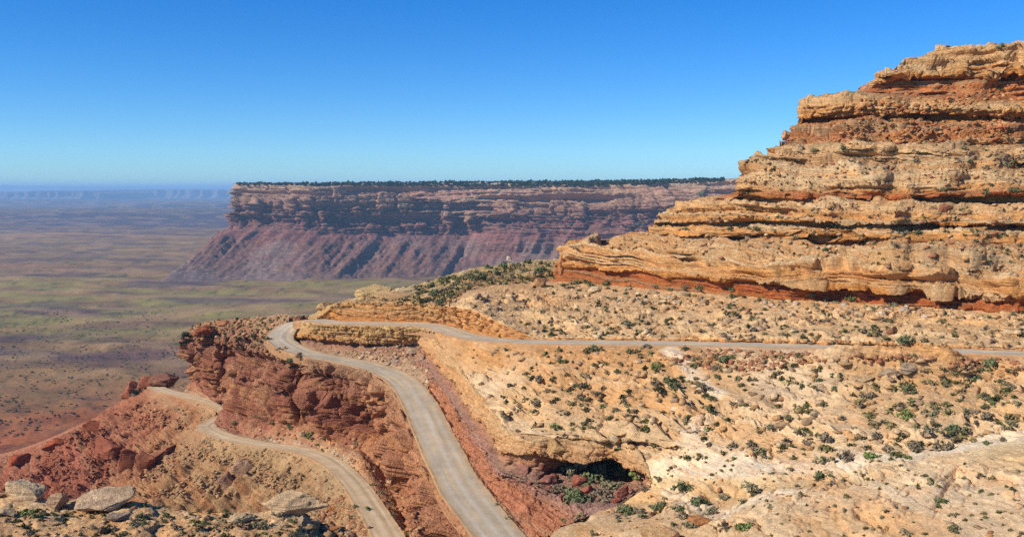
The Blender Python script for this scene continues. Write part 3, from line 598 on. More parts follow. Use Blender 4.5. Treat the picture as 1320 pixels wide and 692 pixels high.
# ------------------------------------------------------------------ slope below the lower road
f0 = edge(LOR, -1, [(520, 735), (490, 695), (462, 660), (437, 622), (412, 597), (375, 584), (320, 576), (285, 567), (258, 553), (268, 538), (250, 519), (220, 509), (198, 503)], 0, 1, (0, 0, .0)) + [
      D(170, 506, 452), D(140, 530, 468), D(100, 548, 490), D(60, 566, 520), D(0, 585, 545), D(-120, 600, 590), D(-500, 650, 650)]
def down(t, dz, k=.62): return [p + np.array([-.6 * t, -.8 * t, -k * t + dz]) for p in f0]
def slope_tone(p, col, w1, w2):
    k = sstep(-190, -80, p[:, 0] + p[:, 2] * .3 + 34 + 40 * w1)[:, None]
    c2 = np.array((.37, .245, .135)) * (1 + .2 * w2[:, None]); c1 = np.array((.29, .11, .075)) * (1 + .25 * w2[:, None])
    return .25 * col + .75 * (c1 * (1 - k) + c2 * k)
put('talus_slope', [down(0, 0), down(1.2, -.35), down(6, -.4), down(28, 0), down(70, 0), down(140, 0)],
    [dict(c=(.40, .28, .18), rb=.1), dict(c=(.42, .27, .16), rb=.4), dict(c=(.36, .20, .12), rb=.7, gu=.8, bl=.3), dict(c=(.34, .165, .10), rb=.9, gu=2.3, st=1.0, bl=.7), dict(c=(.33, .14, .085), rb=.9, gu=2.8, st=1.0, bl=.7), dict(c=RED, rb=.8, gu=2)],
    520, [8, 30, 120, 110, 20], M_TALUS, 'steep rubble slope of red and brown scree below the lower road', rsize=1.7, dsize=20, tone=slope_tone, snap=[(0, LOR, -1)], seed=71, thick=2.2, thick2=7, dip=(.12, .0), tint=(RED, TAN))
allback = [D(-500, 650, 650), D(-120, 600, 590), D(0, 585, 545), D(60, 566, 520), D(100, 548, 490), D(140, 530, 468), D(170, 506, 452), D(205, 503, 448), D(252, 500, 445), D(258, 430, 446), D(270, 418, 424), D(300, 413, 402), D(340, 410, 387), D(385, 406, 372), D(412, 404, 362),
           D(424, 397, 350), D(480, 380, 354), D(540, 368, 370), D(600, 350, 397), D(650, 343, 407), D(780, 332, 425)]
def zto(p, f): return -300 + (p[2] + 300) * f
put('back_slope', [[p + np.array([1, 1, -6]) for p in allback], [p + np.array([-8, 30, -52]) for p in allback],
                   [np.array([p[0] * 1.25 - 30, p[1] + 170, zto(p, .35)]) for p in allback], [np.array([p[0] * 1.9 - 40, p[1] + 560, zto(p, .05) - 12]) for p in allback]],
    [dict(c=RED, rb=.4), dict(c=RED, rb=1, gu=2), dict(c=RED, rb=1.2, gu=4), dict(c=(.34, .17, .10), rb=1, gu=2)], 260, [14, 50, 50], M_TALUS, 'far side of the red ridge falling to the valley', rsize=4, dsize=30, seed=77)

# ------------------------------------------------------------------ foreground shelf at the lower left
g0 = [Z(-140, 642, -32.5), Z(-20, 634, -33), Z(30, 638, -33.4), Z(80, 645, -33.8), Z(150, 648, -34), Z(230, 653, -34.6), Z(300, 660, -35), Z(370, 659, -35.4), Z(415, 672, -36.4), Z(455, 688, -37.4), Z(490, 706, -38.6), Z(540, 745, -41)]
g_f = [Z(-140, 700, -32), Z(-20, 690, -33), Z(30, 690, -33.3), Z(80, 690, -33.6), Z(150, 692, -34.2), Z(230, 694, -34.6), Z(300, 696, -35.2), Z(370, 700, -36), Z(405, 706, -37), Z(440, 716, -38), Z(475, 730, -39.4), Z(520, 770, -42)]
g_ff = [p + np.array([6, -28, 1.0]) for p in g_f]
g_b1 = [p + np.array([-1, 2.0, -2.5]) for p in g0]; g_b2 = [p + np.array([-6, 9, -16.]) for p in g0]; g_b3 = [p + np.array([-16, 26, -60.]) for p in g0]
put('foreground_shelf', [g_b3, g_b2, g_b1, g0, g_f, g_ff], [dict(c=RED, rb=.4), dict(c=ORG, bl=.4), dict(c=TAN, bl=.5), dict(c=(.60, .42, .25), du=.2, st=.3), dict(c=(.58, .35, .19), st=.3, rb=.12, du=.25), dict(c=TAN, rb=.2)],
    420, [10, 12, 8, 110, 8], M_SLICK, 'sandy sandstone shelf along the bottom left', thick=.5, thick2=1.4, rsize=.7, bsize=1.6, dsize=8, seed=83, dip=(.12, .02))

# ------------------------------------------------------------------ valley floor out to the horizon
nu, nv = 520, 420
dd = np.exp(np.linspace(math.log(380), math.log(90000), nv))
ax = (np.linspace(-1100, 1900, nu) - 660) / F_PX
X, Y = np.meshgrid(ax, dd); X = X * Y
p = np.stack([X.ravel(), Y.ravel(), 0 * X.ravel()], 1)
lg = np.log(p[:, 1])
q = np.stack([p[:, 0], p[:, 1], 0 * lg], 1)
far_k = sstep(2500, 9000, p[:, 1])
h = fbm(q, 900, 4, 101) * 14 * (1 - .3 * far_k) + fbm(q, 150, 4, 105) * 4 + fbm(q, 5200, 3, 109) * 30 * far_k
rd = fbm(q * np.array([.45, 1, 1]), 260, 4, 113, ridged=True); h = h + np.maximum(rd - .35, 0) * 16
redz = np.exp(-((p[:, 0] + 480) / 420) ** 2 - ((p[:, 1] - 950) / 420) ** 2)
h = h + redz * 22 * (1 + fbm(q, 90, 4, 117))
esc = sstep(-.02, .06, fbm(q * np.array([.35, 1, 1]), 5200, 4, 121) - .05) * sstep(8500, 10500, p[:, 1]); h = h + esc * 46
Zv = -300 + h; p[:, 2] = Zv
def mixc(a, b, k): return a * (1 - k[:, None]) + np.array(b) * k[:, None]
scrub = fbm(q * np.array([.5, 1, 1]), 420, 5, 131); big = fbm(q * np.array([.28, 1, 1]), 1500, 5, 135); med = fbm(q * np.array([.4, 1, 1]), 260, 5, 139)
c = np.tile(np.array((.27, .185, .115)), (len(p), 1))
c = mixc(c, (.155, .105, .08), sstep(0, .4, scrub))
green = sstep(.02, .22, big + .35 * med + .12 * np.exp(-((p[:, 1] - 2600) / 1200) ** 2) - .01) * np.exp(-((lg - math.log(2350)) / .55) ** 2)
green = green * sstep(-.35, .15, fbm(q * np.array([.5, 1, 1]), 110, 4, 175)); c = mixc(c, (.275, .235, .12), np.clip(green, 0, .85))
c = mixc(c, (.155, .115, .095), sstep(.12, .3, med) * .85)
c = mixc(c, (.36, .23, .15), sstep(.3, .42, fbm(q * np.array([.3, 1, 1]), 700, 5, 143)) * .8)
c = mixc(c, (.33, .145, .095), np.clip(redz * 1.1 * (.7 + fbm(q, 120, 4, 147)), 0, .9))
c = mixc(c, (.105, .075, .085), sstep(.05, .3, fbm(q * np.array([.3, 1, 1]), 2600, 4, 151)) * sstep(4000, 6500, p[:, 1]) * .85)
c = c * (1 - .45 * sstep(5500, 12000, p[:, 1]))[:, None]  # far ground painted darker with distance so the haze over it reads bluer
f1, f2, cid = worley(q / np.array([14, 14, 14]), 1)
dark = (f1 < .24 + .16 * scrub) & (p[:, 1] < 4500)
c = np.where(dark[:, None], c * .45 + np.array((.02, .03, .012)), c)
c = mixc(c, (.11, .072, .07), sstep(.08, .32, fbm(q * np.array([.45, 1, 1]), 190, 5, 171)) * .75)
c = c * (1 + .50 * fbm(q, 60, 4, 155) + .25 * fbm(q * np.array([.5, 1, 1]), 25, 3, 158))[:, None]
ln = fbm(q * np.array([.6, 1, 1]), 330, 4, 161, ridged=True); c = mixc(c, (.42, .30, .20), sstep(.62, .74, ln) * .5 * sstep(1250, 1700, p[:, 1]))
c = c * .84; c = c.mean(1, keepdims=True) * -.35 + c * 1.35
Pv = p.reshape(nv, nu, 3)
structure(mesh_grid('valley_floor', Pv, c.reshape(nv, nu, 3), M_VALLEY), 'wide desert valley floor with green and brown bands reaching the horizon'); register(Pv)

# ------------------------------------------------------------------ the long mesa
def md(px):
    return np.interp(px, [297, 340, 420, 440, 470, 520, 560, 572, 600, 640, 660, 700, 760, 830, 900, 1000, 1150], [3600, 3600, 3470, 3620, 3640, 3570, 3380, 3590, 3590, 3560, 3360, 3430, 3350, 3300, 3200, 3150, 3000])
def ML(off, pts): return [(x, y, md(x) + off) for x, y in pts]
R_ = 1150
ms = [
 (1500, [(305, 237.2), (R_, 233)]), (300, [(299, 236.6), (R_, 231)]),
 (60, [(305, 237.6), (400, 238), (520, 236.5), (650, 236.2), (760, 236), (800, 233.5), (900, 231), (R_, 228)]),
 (40, [(303, 239.5), (400, 240), (520, 239), (650, 240), (760, 241), (800, 239), (900, 236), (R_, 234)]),
 (25, [(300, 252), (400, 250), (520, 250), (650, 254), (760, 256), (900, 250), (R_, 248)]),
 (0, [(297, 262), (400, 266), (520, 272), (580, 276), (650, 274), (760, 270), (900, 262), (R_, 262)]),
 (-10, [(296, 282), (400, 286), (520, 292), (600, 290), (650, 286), (760, 284), (900, 280), (R_, 280)]),
 (-14, [(293, 294), (400, 298), (520, 303), (600, 303), (650, 300), (760, 300), (900, 300), (R_, 300)]),
 (-70, [(275, 305), (330, 312), (400, 318), (520, 322), (600, 324), (R_, 330)]),
 (-200, [(240, 339), (330, 348), (400, 352), (520, 356), (600, 360), (R_, 372)]),
 (-310, [(222, 352), (300, 364), (400, 370), (520, 378), (600, 382), (R_, 395)]),
 (-520, [(190, 380), (300, 392), (400, 400), (520, 405), (600, 410), (R_, 420)])]
ma = [dict(c=OLV), dict(c=OLV), dict(c=(.30, .19, .13), rb=3), dict(c=(.42, .28, .19), st=16, bl=5), dict(c=(.40, .25, .17), st=26, bl=8), dict(c=(.30, .175, .125), st=20, bl=20), dict(c=(.23, .12, .095), st=12, bl=24),
      dict(c=(.22, .11, .09), st=5, bl=5, rb=4, gu=4), dict(c=(.20, .10, .075), rb=12, gu=8), dict(c=(.185, .11, .08), rb=12, gu=5), dict(c=(.20, .14, .11), rb=5), dict(c=(.20, .14, .11))]
ml = line_rows([ML(*q) for q in ms], 60, R_)
rows = []
for k, r in enumerate(ml):
    W = np.array([D(*q) for q in r])
    fl = max(0, k - 7) * 25
    e = W[0]
    rows.append(np.concatenate([[e + np.array([900, 2300, 0.]), e + np.array([260, 900, 0.]), e + np.array([50 - fl, 330, 0.]), e + np.array([2 - fl * .3, 90, 0.])], W]))
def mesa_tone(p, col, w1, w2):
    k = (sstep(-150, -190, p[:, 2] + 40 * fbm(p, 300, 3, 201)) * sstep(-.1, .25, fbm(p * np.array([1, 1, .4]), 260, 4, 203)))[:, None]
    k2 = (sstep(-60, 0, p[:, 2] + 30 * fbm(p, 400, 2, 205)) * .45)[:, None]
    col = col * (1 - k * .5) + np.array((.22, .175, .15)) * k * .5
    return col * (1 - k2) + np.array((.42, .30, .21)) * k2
P, A, seg, tt = loft(rows, ma, 640, [4, 4, 6, 26, 34, 34, 22, 20, 50, 20, 8])
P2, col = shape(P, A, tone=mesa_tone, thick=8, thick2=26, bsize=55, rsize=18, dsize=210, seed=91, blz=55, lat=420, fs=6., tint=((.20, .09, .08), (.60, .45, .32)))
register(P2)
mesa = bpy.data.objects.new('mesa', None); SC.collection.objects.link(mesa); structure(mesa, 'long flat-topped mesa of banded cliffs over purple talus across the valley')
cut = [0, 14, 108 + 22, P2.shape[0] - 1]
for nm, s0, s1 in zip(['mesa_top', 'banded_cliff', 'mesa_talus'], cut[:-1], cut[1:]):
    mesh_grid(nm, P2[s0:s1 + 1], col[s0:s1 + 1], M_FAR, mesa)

# ------------------------------------------------------------------ buttes and ridges on the horizon
def far_ridge(name, d, prof, depth, base_z, color, label):
    """prof: (px, py_top); a tableland with cliff, talus and flat top"""
    px = np.linspace(prof[0][0], prof[-1][0], 160)
    py = np.interp(px, [a for a, b in prof], [b for a, b in prof])
    top = np.array([D(a, b, d) for a, b in zip(px, py)])
    wob = perlin(np.stack([px * .15, px * 0, px * 0], 1), 9) * d * .01
    top[:, 1] += wob
    hgt = top[:, 2] - base_z
    rows = [np.column_stack([top[:, 0], top[:, 1] + depth, 0 * hgt + base_z]), np.column_stack([top[:, 0], top[:, 1] + depth, top[:, 2]]), top,
            np.column_stack([top[:, 0], top[:, 1] - hgt * .25, base_z + hgt * .5]), np.column_stack([top[:, 0], top[:, 1] - hgt * 1.6, 0 * hgt + base_z - 5])]
    P = np.concatenate([rows[k][None] * (1 - f) + rows[k + 1][None] * f for k in range(4) for f in (0., .33, .66)] + [rows[4][None]])
    q = P.reshape(-1, 3); P = (q + np.stack([0 * q[:, 0], fbm(q, d * .012, 3, 5) * hgt.mean() * .5, 0 * q[:, 0]], 1)).reshape(P.shape)
    col = np.tile(np.array(color), P.shape[:2] + (1,)) * (1 + .2 * fbm(q, d * .01, 3, 8).reshape(P.shape[:2])[..., None])
    structure(mesh_grid(name, P, col, M_FAR), label)
far_ridge('distant_mesa', 30000, [(122, 250), (127, 247.5), (128, 245), (180, 244.4), (181, 246.4), (199, 246.8), (200, 245.2), (340, 245.4)], 9000, -300, (.17, .13, .12), 'blue hazy mesa far off on the horizon')
far_ridge('distant_mesa', 26000, [(-300, 250), (-60, 247.5), (38, 247.6), (42, 246), (54, 245.8), (58, 248), (84, 248), (86, 247.6), (110, 247.2), (112, 246.2), (114, 248.3), (128, 249.5)], 5000, -300, (.17, .13, .12), 'lower hazy mesa with a small butte on the horizon')
far_ridge('mountain_ridge', 60000, [(-700, 244), (-200, 241), (0, 239.6), (60, 240.0), (140, 242), (220, 243.8), (300, 245), (500, 246)], 9000, -300, (.16, .18, .16), 'pale mountain ridge on the horizon')
# ------------------------------------------------------------------ finding the ground under a point of the picture
import bmesh
bpy.context.view_layer.update()
DG = bpy.context.evaluated_depsgraph_get()
def hit(px, py):
    r = Vector(ray(px, py)).normalized()
    ok, loc, nrm, idx, ob, mt = SC.ray_cast(DG, Vector((0, 0, 0)), r, distance=60000)
    return (loc, nrm, ob) if ok else None

def simple_mat(name, col, rough=.9, var=.3, scale=4.0, trans=False):
    m = bpy.data.materials.new(name); m.use_nodes = True; n = m.node_tree; L = n.links.new; b = n.nodes['Principled BSDF']
    b.inputs['Roughness'].default_value = rough; b.inputs['Specular IOR Level'].default_value = .15
    g = n.nodes.new('ShaderNodeNewGeometry'); t = n.nodes.new('ShaderNodeTexNoise'); t.inputs['Scale'].default_value = scale; L(g.outputs['Position'], t.inputs['Vector'])
    mr = n.nodes.new('ShaderNodeMapRange'); mr.inputs[3].default_value = 1 - var * 1.6; mr.inputs[4].default_value = 1 + var * 1.6; L(t.outputs[0], mr.inputs[0])
    v = n.nodes.new('ShaderNodeVectorMath'); v.operation = 'SCALE'; v.inputs[0].default_value = col; L(mr.outputs[0], v.inputs['Scale']); L(v.outputs[0], b.inputs['Base Color'])
    return m
SHRUB_COL = {'bright green': (.17, .20, .055), 'dark green': (.13, .145, .06), 'olive': (.24, .21, .095), 'grey green': (.22, .19, .10), 'dark grey': (.21, .16, .095)}
SHRUB_MAT = {k: simple_mat(k.replace(' ', '_') + '_leaves', v, var=.35, scale=2.5) for k, v in SHRUB_COL.items()}
STEM_MAT = simple_mat('grey_wood', (.17, .13, .10))

def shrub_mesh(seed, mat, flat=.62, n_cl=9, n_leaf=34):
    """one shrub about 1 m wide: forked stems and many leaf-sized faces in uneven clumps"""
    R = np.random.default_rng(seed); V, Fc, mi = [], [], []
    for k in range(n_cl):
        a = R.uniform(0, 6.28); r = R.uniform(.05, .46); hh = R.uniform(.10, .5) * (1 - r)
        c = np.array([math.cos(a) * r, math.sin(a) * r, flat * (hh + .12)]); s = R.uniform(.07, .18)
        b = len(V); t = np.array([-math.sin(a), math.cos(a), 0]) * .012
        V += [np.array([0, 0, -.08]) - t, np.array([0, 0, -.08]) + t, c + t * .4, c - t * .4]; Fc.append((b, b + 1, b + 2, b + 3)); mi.append(1)
        for j in range(n_leaf):
            d = R.normal(size=3); d /= np.linalg.norm(d); q = c + d * s * R.uniform(.45, 1.1) * np.array([1.15, 1.15, .85]); q[2] = max(q[2], .01)
            u = R.normal(size=3); u /= np.linalg.norm(u); v = np.cross(u, d); v /= np.linalg.norm(v) + 1e-6; l = R.uniform(.035, .075)
            b = len(V); V += [q - u * l, q + v * l * .7, q + u * l, q - v * l * .7]; Fc.append((b, b + 1, b + 2, b + 3)); mi.append(0)
    me = bpy.data.meshes.new('shrub'); me.from_pydata([tuple(v) for v in V], [], Fc)
    me.materials.append(SHRUB_MAT[mat]); me.materials.append(STEM_MAT); me.polygons.foreach_set('material_index', mi); me.update()
    return me
SHRUBS = {k: [shrub_mesh(100 + i * 7 + j * 31, k, flat=(.85, .6, .7, .5)[j], n_cl=(8, 11, 7, 10)[j]) for j in range(4)] for i, k in enumerate(SHRUB_COL)}
RR = random.Random(5)

SHRUB_LIST = {   # subzone: (phrase of the place, group, [(px, py, width in px, colour initial)])
 'a': ('on the terrace near the bright bush', 'shrubs on the big slickrock terrace', [(848,475,20,'b'),(865,500,28,'d'),(846,496,16,'k'),(935,465,18,'d'),(924,475,14,'g'),(923,487,14,'d'),(884,452,12,'d'),(907,505,22,'k'),(947,521,12,'g'),(836,447,12,'k'),(843,495,14,'k'),(896,462,10,'g'),(872,470,9,'o')]),
 'b': ('on the terrace right above the wash', 'shrubs on the big slickrock terrace', [(1032,525,12,'g'),(1051,536,10,'k'),(1017,502,9,'k'),(1076,502,16,'d'),(1121,513,22,'k'),(1111,525,18,'k'),(1161,525,14,'k'),(1172,508,22,'d'),(1197,495,16,'o'),(1165,540,26,'b'),(1199,536,24,'g'),(1276,514,18,'g'),(1312,525,16,'g'),(1263,544,34,'k'),(1269,527,14,'d'),(1229,554,28,'d'),(1206,557,26,'g'),(1193,563,18,'k'),(1131,564,20,'k'),(1064,568,26,'k'),(1043,573,20,'k'),(1017,544,16,'o'),(994,551,18,'g'),(1085,541,14,'k'),(1246,530,12,'g'),(1296,552,14,'g'),(1140,545,10,'k'),(1100,552,9,'g')]),
 'c': ('beside the road embankment at the right', 'shrubs on the big slickrock terrace', [(1257,489,24,'d'),(1280,470,24,'d'),(1242,475,20,'g'),(1301,498,18,'k'),(1232,482,12,'d'),(1265,478,14,'d'),(1309,484,14,'k'),(1288,492,12,'g'),(1177,460,14,'d')]),
 'd': ('along the pale sandy wash', 'shrubs along the sandy wash', [(945,577,15,'k'),(968,576,17,'k'),(981,584,22,'o'),(1089,594,30,'k'),(1059,595,20,'o'),(1123,589,26,'b'),(1144,583,20,'k'),(1180,581,26,'k'),(1220,579,26,'k'),(1170,591,14,'b'),(1263,563,10,'o'),(1293,569,12,'k'),(1303,546,14,'g')]),
 'e': ('on the smooth dome at the bottom right', 'shrubs on the smooth dome', [(1059,616,24,'d'),(1072,626,12,'k'),(1112,612,16,'g'),(1019,607,10,'g'),(1199,622,16,'o'),(1216,647,20,'d'),(1276,617,10,'g'),(1312,608,12,'o'),(1310,645,9,'g'),(1257,650,9,'g'),(1138,667,12,'g'),(1231,683,18,'o'),(1170,689,18,'g'),(1089,660,10,'g'),(992,654,13,'g'),(1040,640,8,'k')]),
 'f': ('in the hollow at the bottom centre', 'shrubs in the hollow below the wash', [(879,631,26,'d'),(848,620,12,'o'),(854,657,24,'d'),(879,659,24,'d'),(901,652,28,'d'),(881,669,20,'k'),(920,660,20,'g'),(937,642,26,'g'),(958,648,14,'d'),(971,638,36,'g'),(824,661,18,'k'),(831,633,14,'k'),(890,679,20,'g'),(932,682,20,'k'),(960,680,28,'b'),(867,689,14,'g'),(840,655,12,'o'),(811,662,34,'d'),(764,690,12,'g')]),
 'g': ('on the terrace beneath the middle road', 'shrubs on the big slickrock terrace', [(763,453,18,'d'),(723,468,12,'d'),(658,498,16,'k'),(696,490,26,'k'),(712,492,16,'d'),(755,486,12,'o'),(750,502,14,'k'),(692,520,16,'k'),(667,529,12,'g'),(726,535,16,'k'),(717,552,20,'b'),(755,547,14,'g'),(787,540,14,'d'),(750,515,14,'g'),(651,513,12,'g'),(653,452,10,'d'),(796,529,12,'k'),(777,437,16,'d'),(679,483,12,'d'),(706,505,10,'k'),(735,520,12,'g'),(770,508,12,'g'),(812,512,10,'k'),(800,470,10,'k'),(742,498,10,'d')]),
 'h': ('inside the shaded alcove', 'shrubs inside the alcove', [(750,600,34,'g'),(777,614,26,'d'),(796,612,24,'d'),(814,612,22,'b'),(827,622,16,'b'),(737,606,20,'d'),(721,632,12,'k'),(746,646,26,'d'),(780,643,18,'k'),(760,622,22,'d'),(788,628,18,'g'),(740,618,18,'g')]),
 'i': ('at the foot of the alcove bank', 'shrubs below the alcove', [(750,671,20,'o'),(728,673,14,'o'),(829,668,16,'d'),(800,668,14,'k'),(640,650,7,'o'),(655,668,7,'o')]),
 'j': ('on the green hill behind the cut wall', 'shrubs on the green hill', [(573,366,18,'d'),(558,370,14,'d'),(593,360,12,'d'),(604,359,18,'d'),(619,361,20,'d'),(633,362,14,'g'),(630,346,14,'d'),(653,346,20,'d'),(668,342,14,'d'),(682,339,12,'d'),(679,350,16,'g'),(699,350,18,'d'),(705,343,12,'d'),(691,357,14,'g'),(560,383,22,'d'),(567,393,16,'d'),(551,388,14,'g'),(579,384,12,'d'),(581,373,14,'g'),(602,368,12,'g'),(535,373,10,'g'),(610,352,12,'g'),(640,354,12,'g'),(586,366,10,'o'),(660,358,10,'g'),(545,378,12,'d'),(571,377,14,'k'),(712,356,12,'d'),(647,343,9,'g'),(697,340,10,'d')]),
 'k': ('at the foot of the red wall', 'shrubs at the foot of the red wall', [(745,366,18,'d'),(727,369,12,'d'),(756,366,12,'d'),(763,372,16,'d'),(782,368,18,'d'),(815,370,14,'d'),(845,370,10,'g'),(867,374,10,'d'),(883,373,10,'g'),(902,374,18,'d'),(944,384,14,'d'),(946,375,12,'d'),(1047,385,14,'g'),(1097,389,20,'d'),(1153,394,16,'g'),(1066,388,10,'g'),(975,412,12,'g'),(735,372,12,'k'),(988,388,8,'g'),(1010,390,9,'k')]),
 'l': ('on the bench above the middle road', 'shrubs on the upper bench', [(914,403,8,'k'),(972,426,20,'k'),(937,434,16,'k'),(810,419,16,'g'),(1040,414,12,'k'),(1064,415,14,'k'),(1137,415,14,'k'),(1076,443,10,'k'),(1045,444,10,'k'),(1271,424,12,'k'),(1165,443,26,'d'),(679,391,14,'k'),(668,400,12,'k'),(722,401,12,'k'),(645,434,8,'d'),(700,403,9,'g'),(735,410,10,'g'),(768,425,9,'g'),(862,418,10,'g'),(905,428,9,'d'),(1008,432,9,'g'),(1215,436,9,'g'),(840,408,8,'g'),(782,402,8,'k')]),
 'm': ('on the ledges of the butte', 'shrubs on the butte ledges', [(972,297,16,'d'),(942,295,12,'d'),(1163,302,14,'g'),(1184,302,14,'d'),(1127,316,10,'d'),(1064,322,10,'d'),(1153,318,10,'g'),(824,292,16,'d'),(813,295,12,'d'),(1026,307,10,'g'),(1291,66,17,'d'),(1222,61,9,'d'),(1100,117,8,'d'),(974,207,8,'d'),(1049,197,12,'o'),(1087,194,14,'d'),(1152,199,10,'d'),(1209,167,10,'g'),(1243,191,10,'g'),(1271,194,8,'d'),(1297,214,14,'g'),(1250,210,10,'d'),(1271,218,10,'g'),(1179,209,8,'g'),(1098,208,10,'g'),(1115,224,10,'g'),(1222,245,14,'d'),(1305,246,14,'d'),(1273,250,12,'d'),(1229,99,8,'d'),(1102,253,10,'d'),(906,251,12,'d'),(926,248,8,'d'),(829,291,14,'d'),(885,297,12,'d'),(1049,303,10,'d'),(998,300,9,'g'),(1290,305,10,'d'),(1140,232,8,'g'),(1310,58,8,'k')]),
 'n': ('on the sandy shelf at the bottom left', 'shrubs on the foreground shelf', [(36,661,28,'b'),(10,673,14,'k'),(50,666,14,'d'),(39,690,18,'k'),(120,681,12,'g'),(141,668,16,'d'),(136,686,24,'k'),(182,667,14,'d'),(186,676,18,'d'),(214,665,14,'d'),(211,672,10,'d'),(225,682,16,'k'),(209,652,12,'d'),(186,652,14,'d'),(264,675,12,'d'),(268,667,14,'k'),(270,659,10,'d'),(292,661,13,'d'),(291,674,9,'g'),(87,664,10,'o'),(309,678,20,'k'),(334,679,24,'g'),(340,688,10,'b'),(361,664,20,'k'),(377,672,14,'d'),(376,690,12,'g'),(240,668,8,'g'),(160,690,14,'g'),(104,690,10,'d')]),
 'o': ('beside the lower road', 'shrubs beside the lower road', [(473,657,13,'b'),(492,636,8,'o'),(515,656,8,'o'),(455,668,14,'o'),(457,655,10,'o'),(505,648,8,'g'),(480,625,7,'o'),(526,668,7,'o'),(440,640,7,'o')]),
 'p': ('in the recess under the red cliff', 'shrubs under the red cliff', [(354,547,14,'b'),(399,565,24,'b'),(301,548,10,'o'),(409,574,10,'o'),(460,572,10,'o'),(393,562,14,'k'),(418,566,12,'d'),(373,552,12,'d')]),
 'q': ('on top of the red cliff', 'shrubs on top of the red cliff', [(375,465,16,'d'),(299,428,10,'o'),(360,452,9,'o'),(386,461,12,'k'),(345,437,8,'o'),(318,433,7,'o')]),
}
mm = SHRUB_LIST.pop('m')[2]
SHRUB_LIST['m1'] = ('high on the butte', 'shrubs high on the butte', [q for q in mm if q[1] < 212])
SHRUB_LIST['m2'] = ('on the middle ledges of the butte', 'shrubs on the middle ledges of the butte', [q for q in mm if 212 <= q[1] < 270])
SHRUB_LIST['m3'] = ('on the lowest butte ledges', 'shrubs on the lowest ledges of the butte', [q for q in mm if q[1] >= 270])
CN = {'b': 'bright green', 'd': 'dark green', 'o': 'olive', 'g': 'grey green', 'k': 'dark grey'}
ORD = ['leftmost', 'second from the left', 'third from the left', 'fourth from the left', 'fifth from the left', 'sixth from the left', 'seventh from the left', 'eighth from the left', 'ninth from the left',
       'tenth from the left', 'eleventh from the left', 'twelfth from the left', 'thirteenth from the left', 'fourteenth from the left', 'fifteenth from the left', 'sixteenth from the left', 'seventeenth from the left', 'eighteenth from the left', 'nineteenth from the left', 'twentieth from the left']
NSH = 0
def put_shrub(px, py, wpx, colour, label, group):
    global NSH
    h = hit(px, py)
    if h is None: return
    loc, nrm, ob = h; d = loc.y; wm = wpx * d / F_PX * 1.2
    o = bpy.data.objects.new('shrub', RR.choice(SHRUBS[colour])); SC.collection.objects.link(o)
    tall = RR.uniform(.8, 1.15)
    o.location = loc - Vector((0, 0, .10 * wm)); o.scale = (wm, wm * RR.uniform(.8, 1.1), wm * tall); o.rotation_euler = (0, 0, RR.uniform(0, 6.28))
    o['label'] = label; o['category'] = 'shrub'; o['group'] = group; NSH += 1
for key, (place, group, lst) in SHRUB_LIST.items():
    for c0, cname in CN.items():
        sub = sorted([q for q in lst if q[3] == c0])
        for i, q in enumerate(sub):
            size = 'small' if q[2] < 12 else ('large' if q[2] > 21 else 'low')
            lab = f'{size} {cname} shrub {place}' if len(sub) == 1 else f'{cname} shrub {place}, {ORD[min(i, len(ORD) - 1)]}'
            put_shrub(q[0], q[1], q[2] * (1.9 if key == 'h' else 1), cname, lab, group)

# ------------------------------------------------------------------ boulders
def rock_geo(seed, subdiv, cuts=11, rough=.07, boxy=False):
    bm = bmesh.new(); bmesh.ops.create_icosphere(bm, subdivisions=subdiv, radius=1.0)
    v = np.array([q.co[:] for q in bm.verts]); f = np.array([[x.index for x in q.verts] for q in bm.faces]); bm.free()
    R = np.random.default_rng(seed)
    if boxy: v = np.sign(v) * np.abs(v) ** .45; v /= np.abs(v).max(); v[:, 2] *= .9
    for k in range(cuts):
        n = R.normal(size=3); n /= np.linalg.norm(n); dd_ = R.uniform(.42, .82)
        t = np.maximum(v @ n - dd_, 0); v = v - t[:, None] * n
    if subdiv > 2:
        v = v * (1 + rough * fbm(v + seed, .9, 4, seed)[:, None] + .05 * fbm(v + seed, .22, 3, seed)[:, None])
        s_, r_ = strata(v * 3, v[:, 2] + .12 * fbm(v, 1, 2, seed), .3, seed, 6, 2.0); v = v * (1 + .13 * s_[:, None] * np.array([1, 1, .3]))
    return v, f
ROCKM = {}
def rock_obj(name, loc, size, colour, seed, rot=0, tilt=(0, 0), subdiv=4, cuts=11, under=None, boxy=False):
    v, f = rock_geo(seed, subdiv, cuts, .12 if boxy else .07, boxy)
    if boxy: v = v * (1 + .22 * fbm(v + seed, .8, 3, seed)[:, None])
    me = bpy.data.meshes.new(name); me.from_pydata([tuple(x) for x in v * np.array(size) * .5], [], [tuple(x) for x in f])
    me.polygons.foreach_set('use_smooth', np.ones(len(f), bool))
    ca = me.color_attributes.new('Col', 'FLOAT_COLOR', 'POINT'); b = fbm(v + seed, .5, 4, 3)
    c = np.ones((len(v), 4), np.float32); base_ = np.tile(np.array(colour), (len(v), 1))
    if under is not None: k = sstep(.1, -.3, v[:, 2] + .25 * b)[:, None]; base_ = base_ * (1 - k) + np.array(under) * k
    lm = base_.mean(1, keepdims=True); c[:, :3] = np.clip((lm + (base_ - lm) * SAT) * (.9 + .35 * b[:, None]), 0.01, .8); ca.data.foreach_set('color', c.ravel()); me.materials.append(M_ROCK)
    o = bpy.data.objects.new(name, me); SC.collection.objects.link(o); o.location = loc; o.rotation_euler = (tilt[0], tilt[1], rot)
    return o
GRY = (.36, .27, .19)
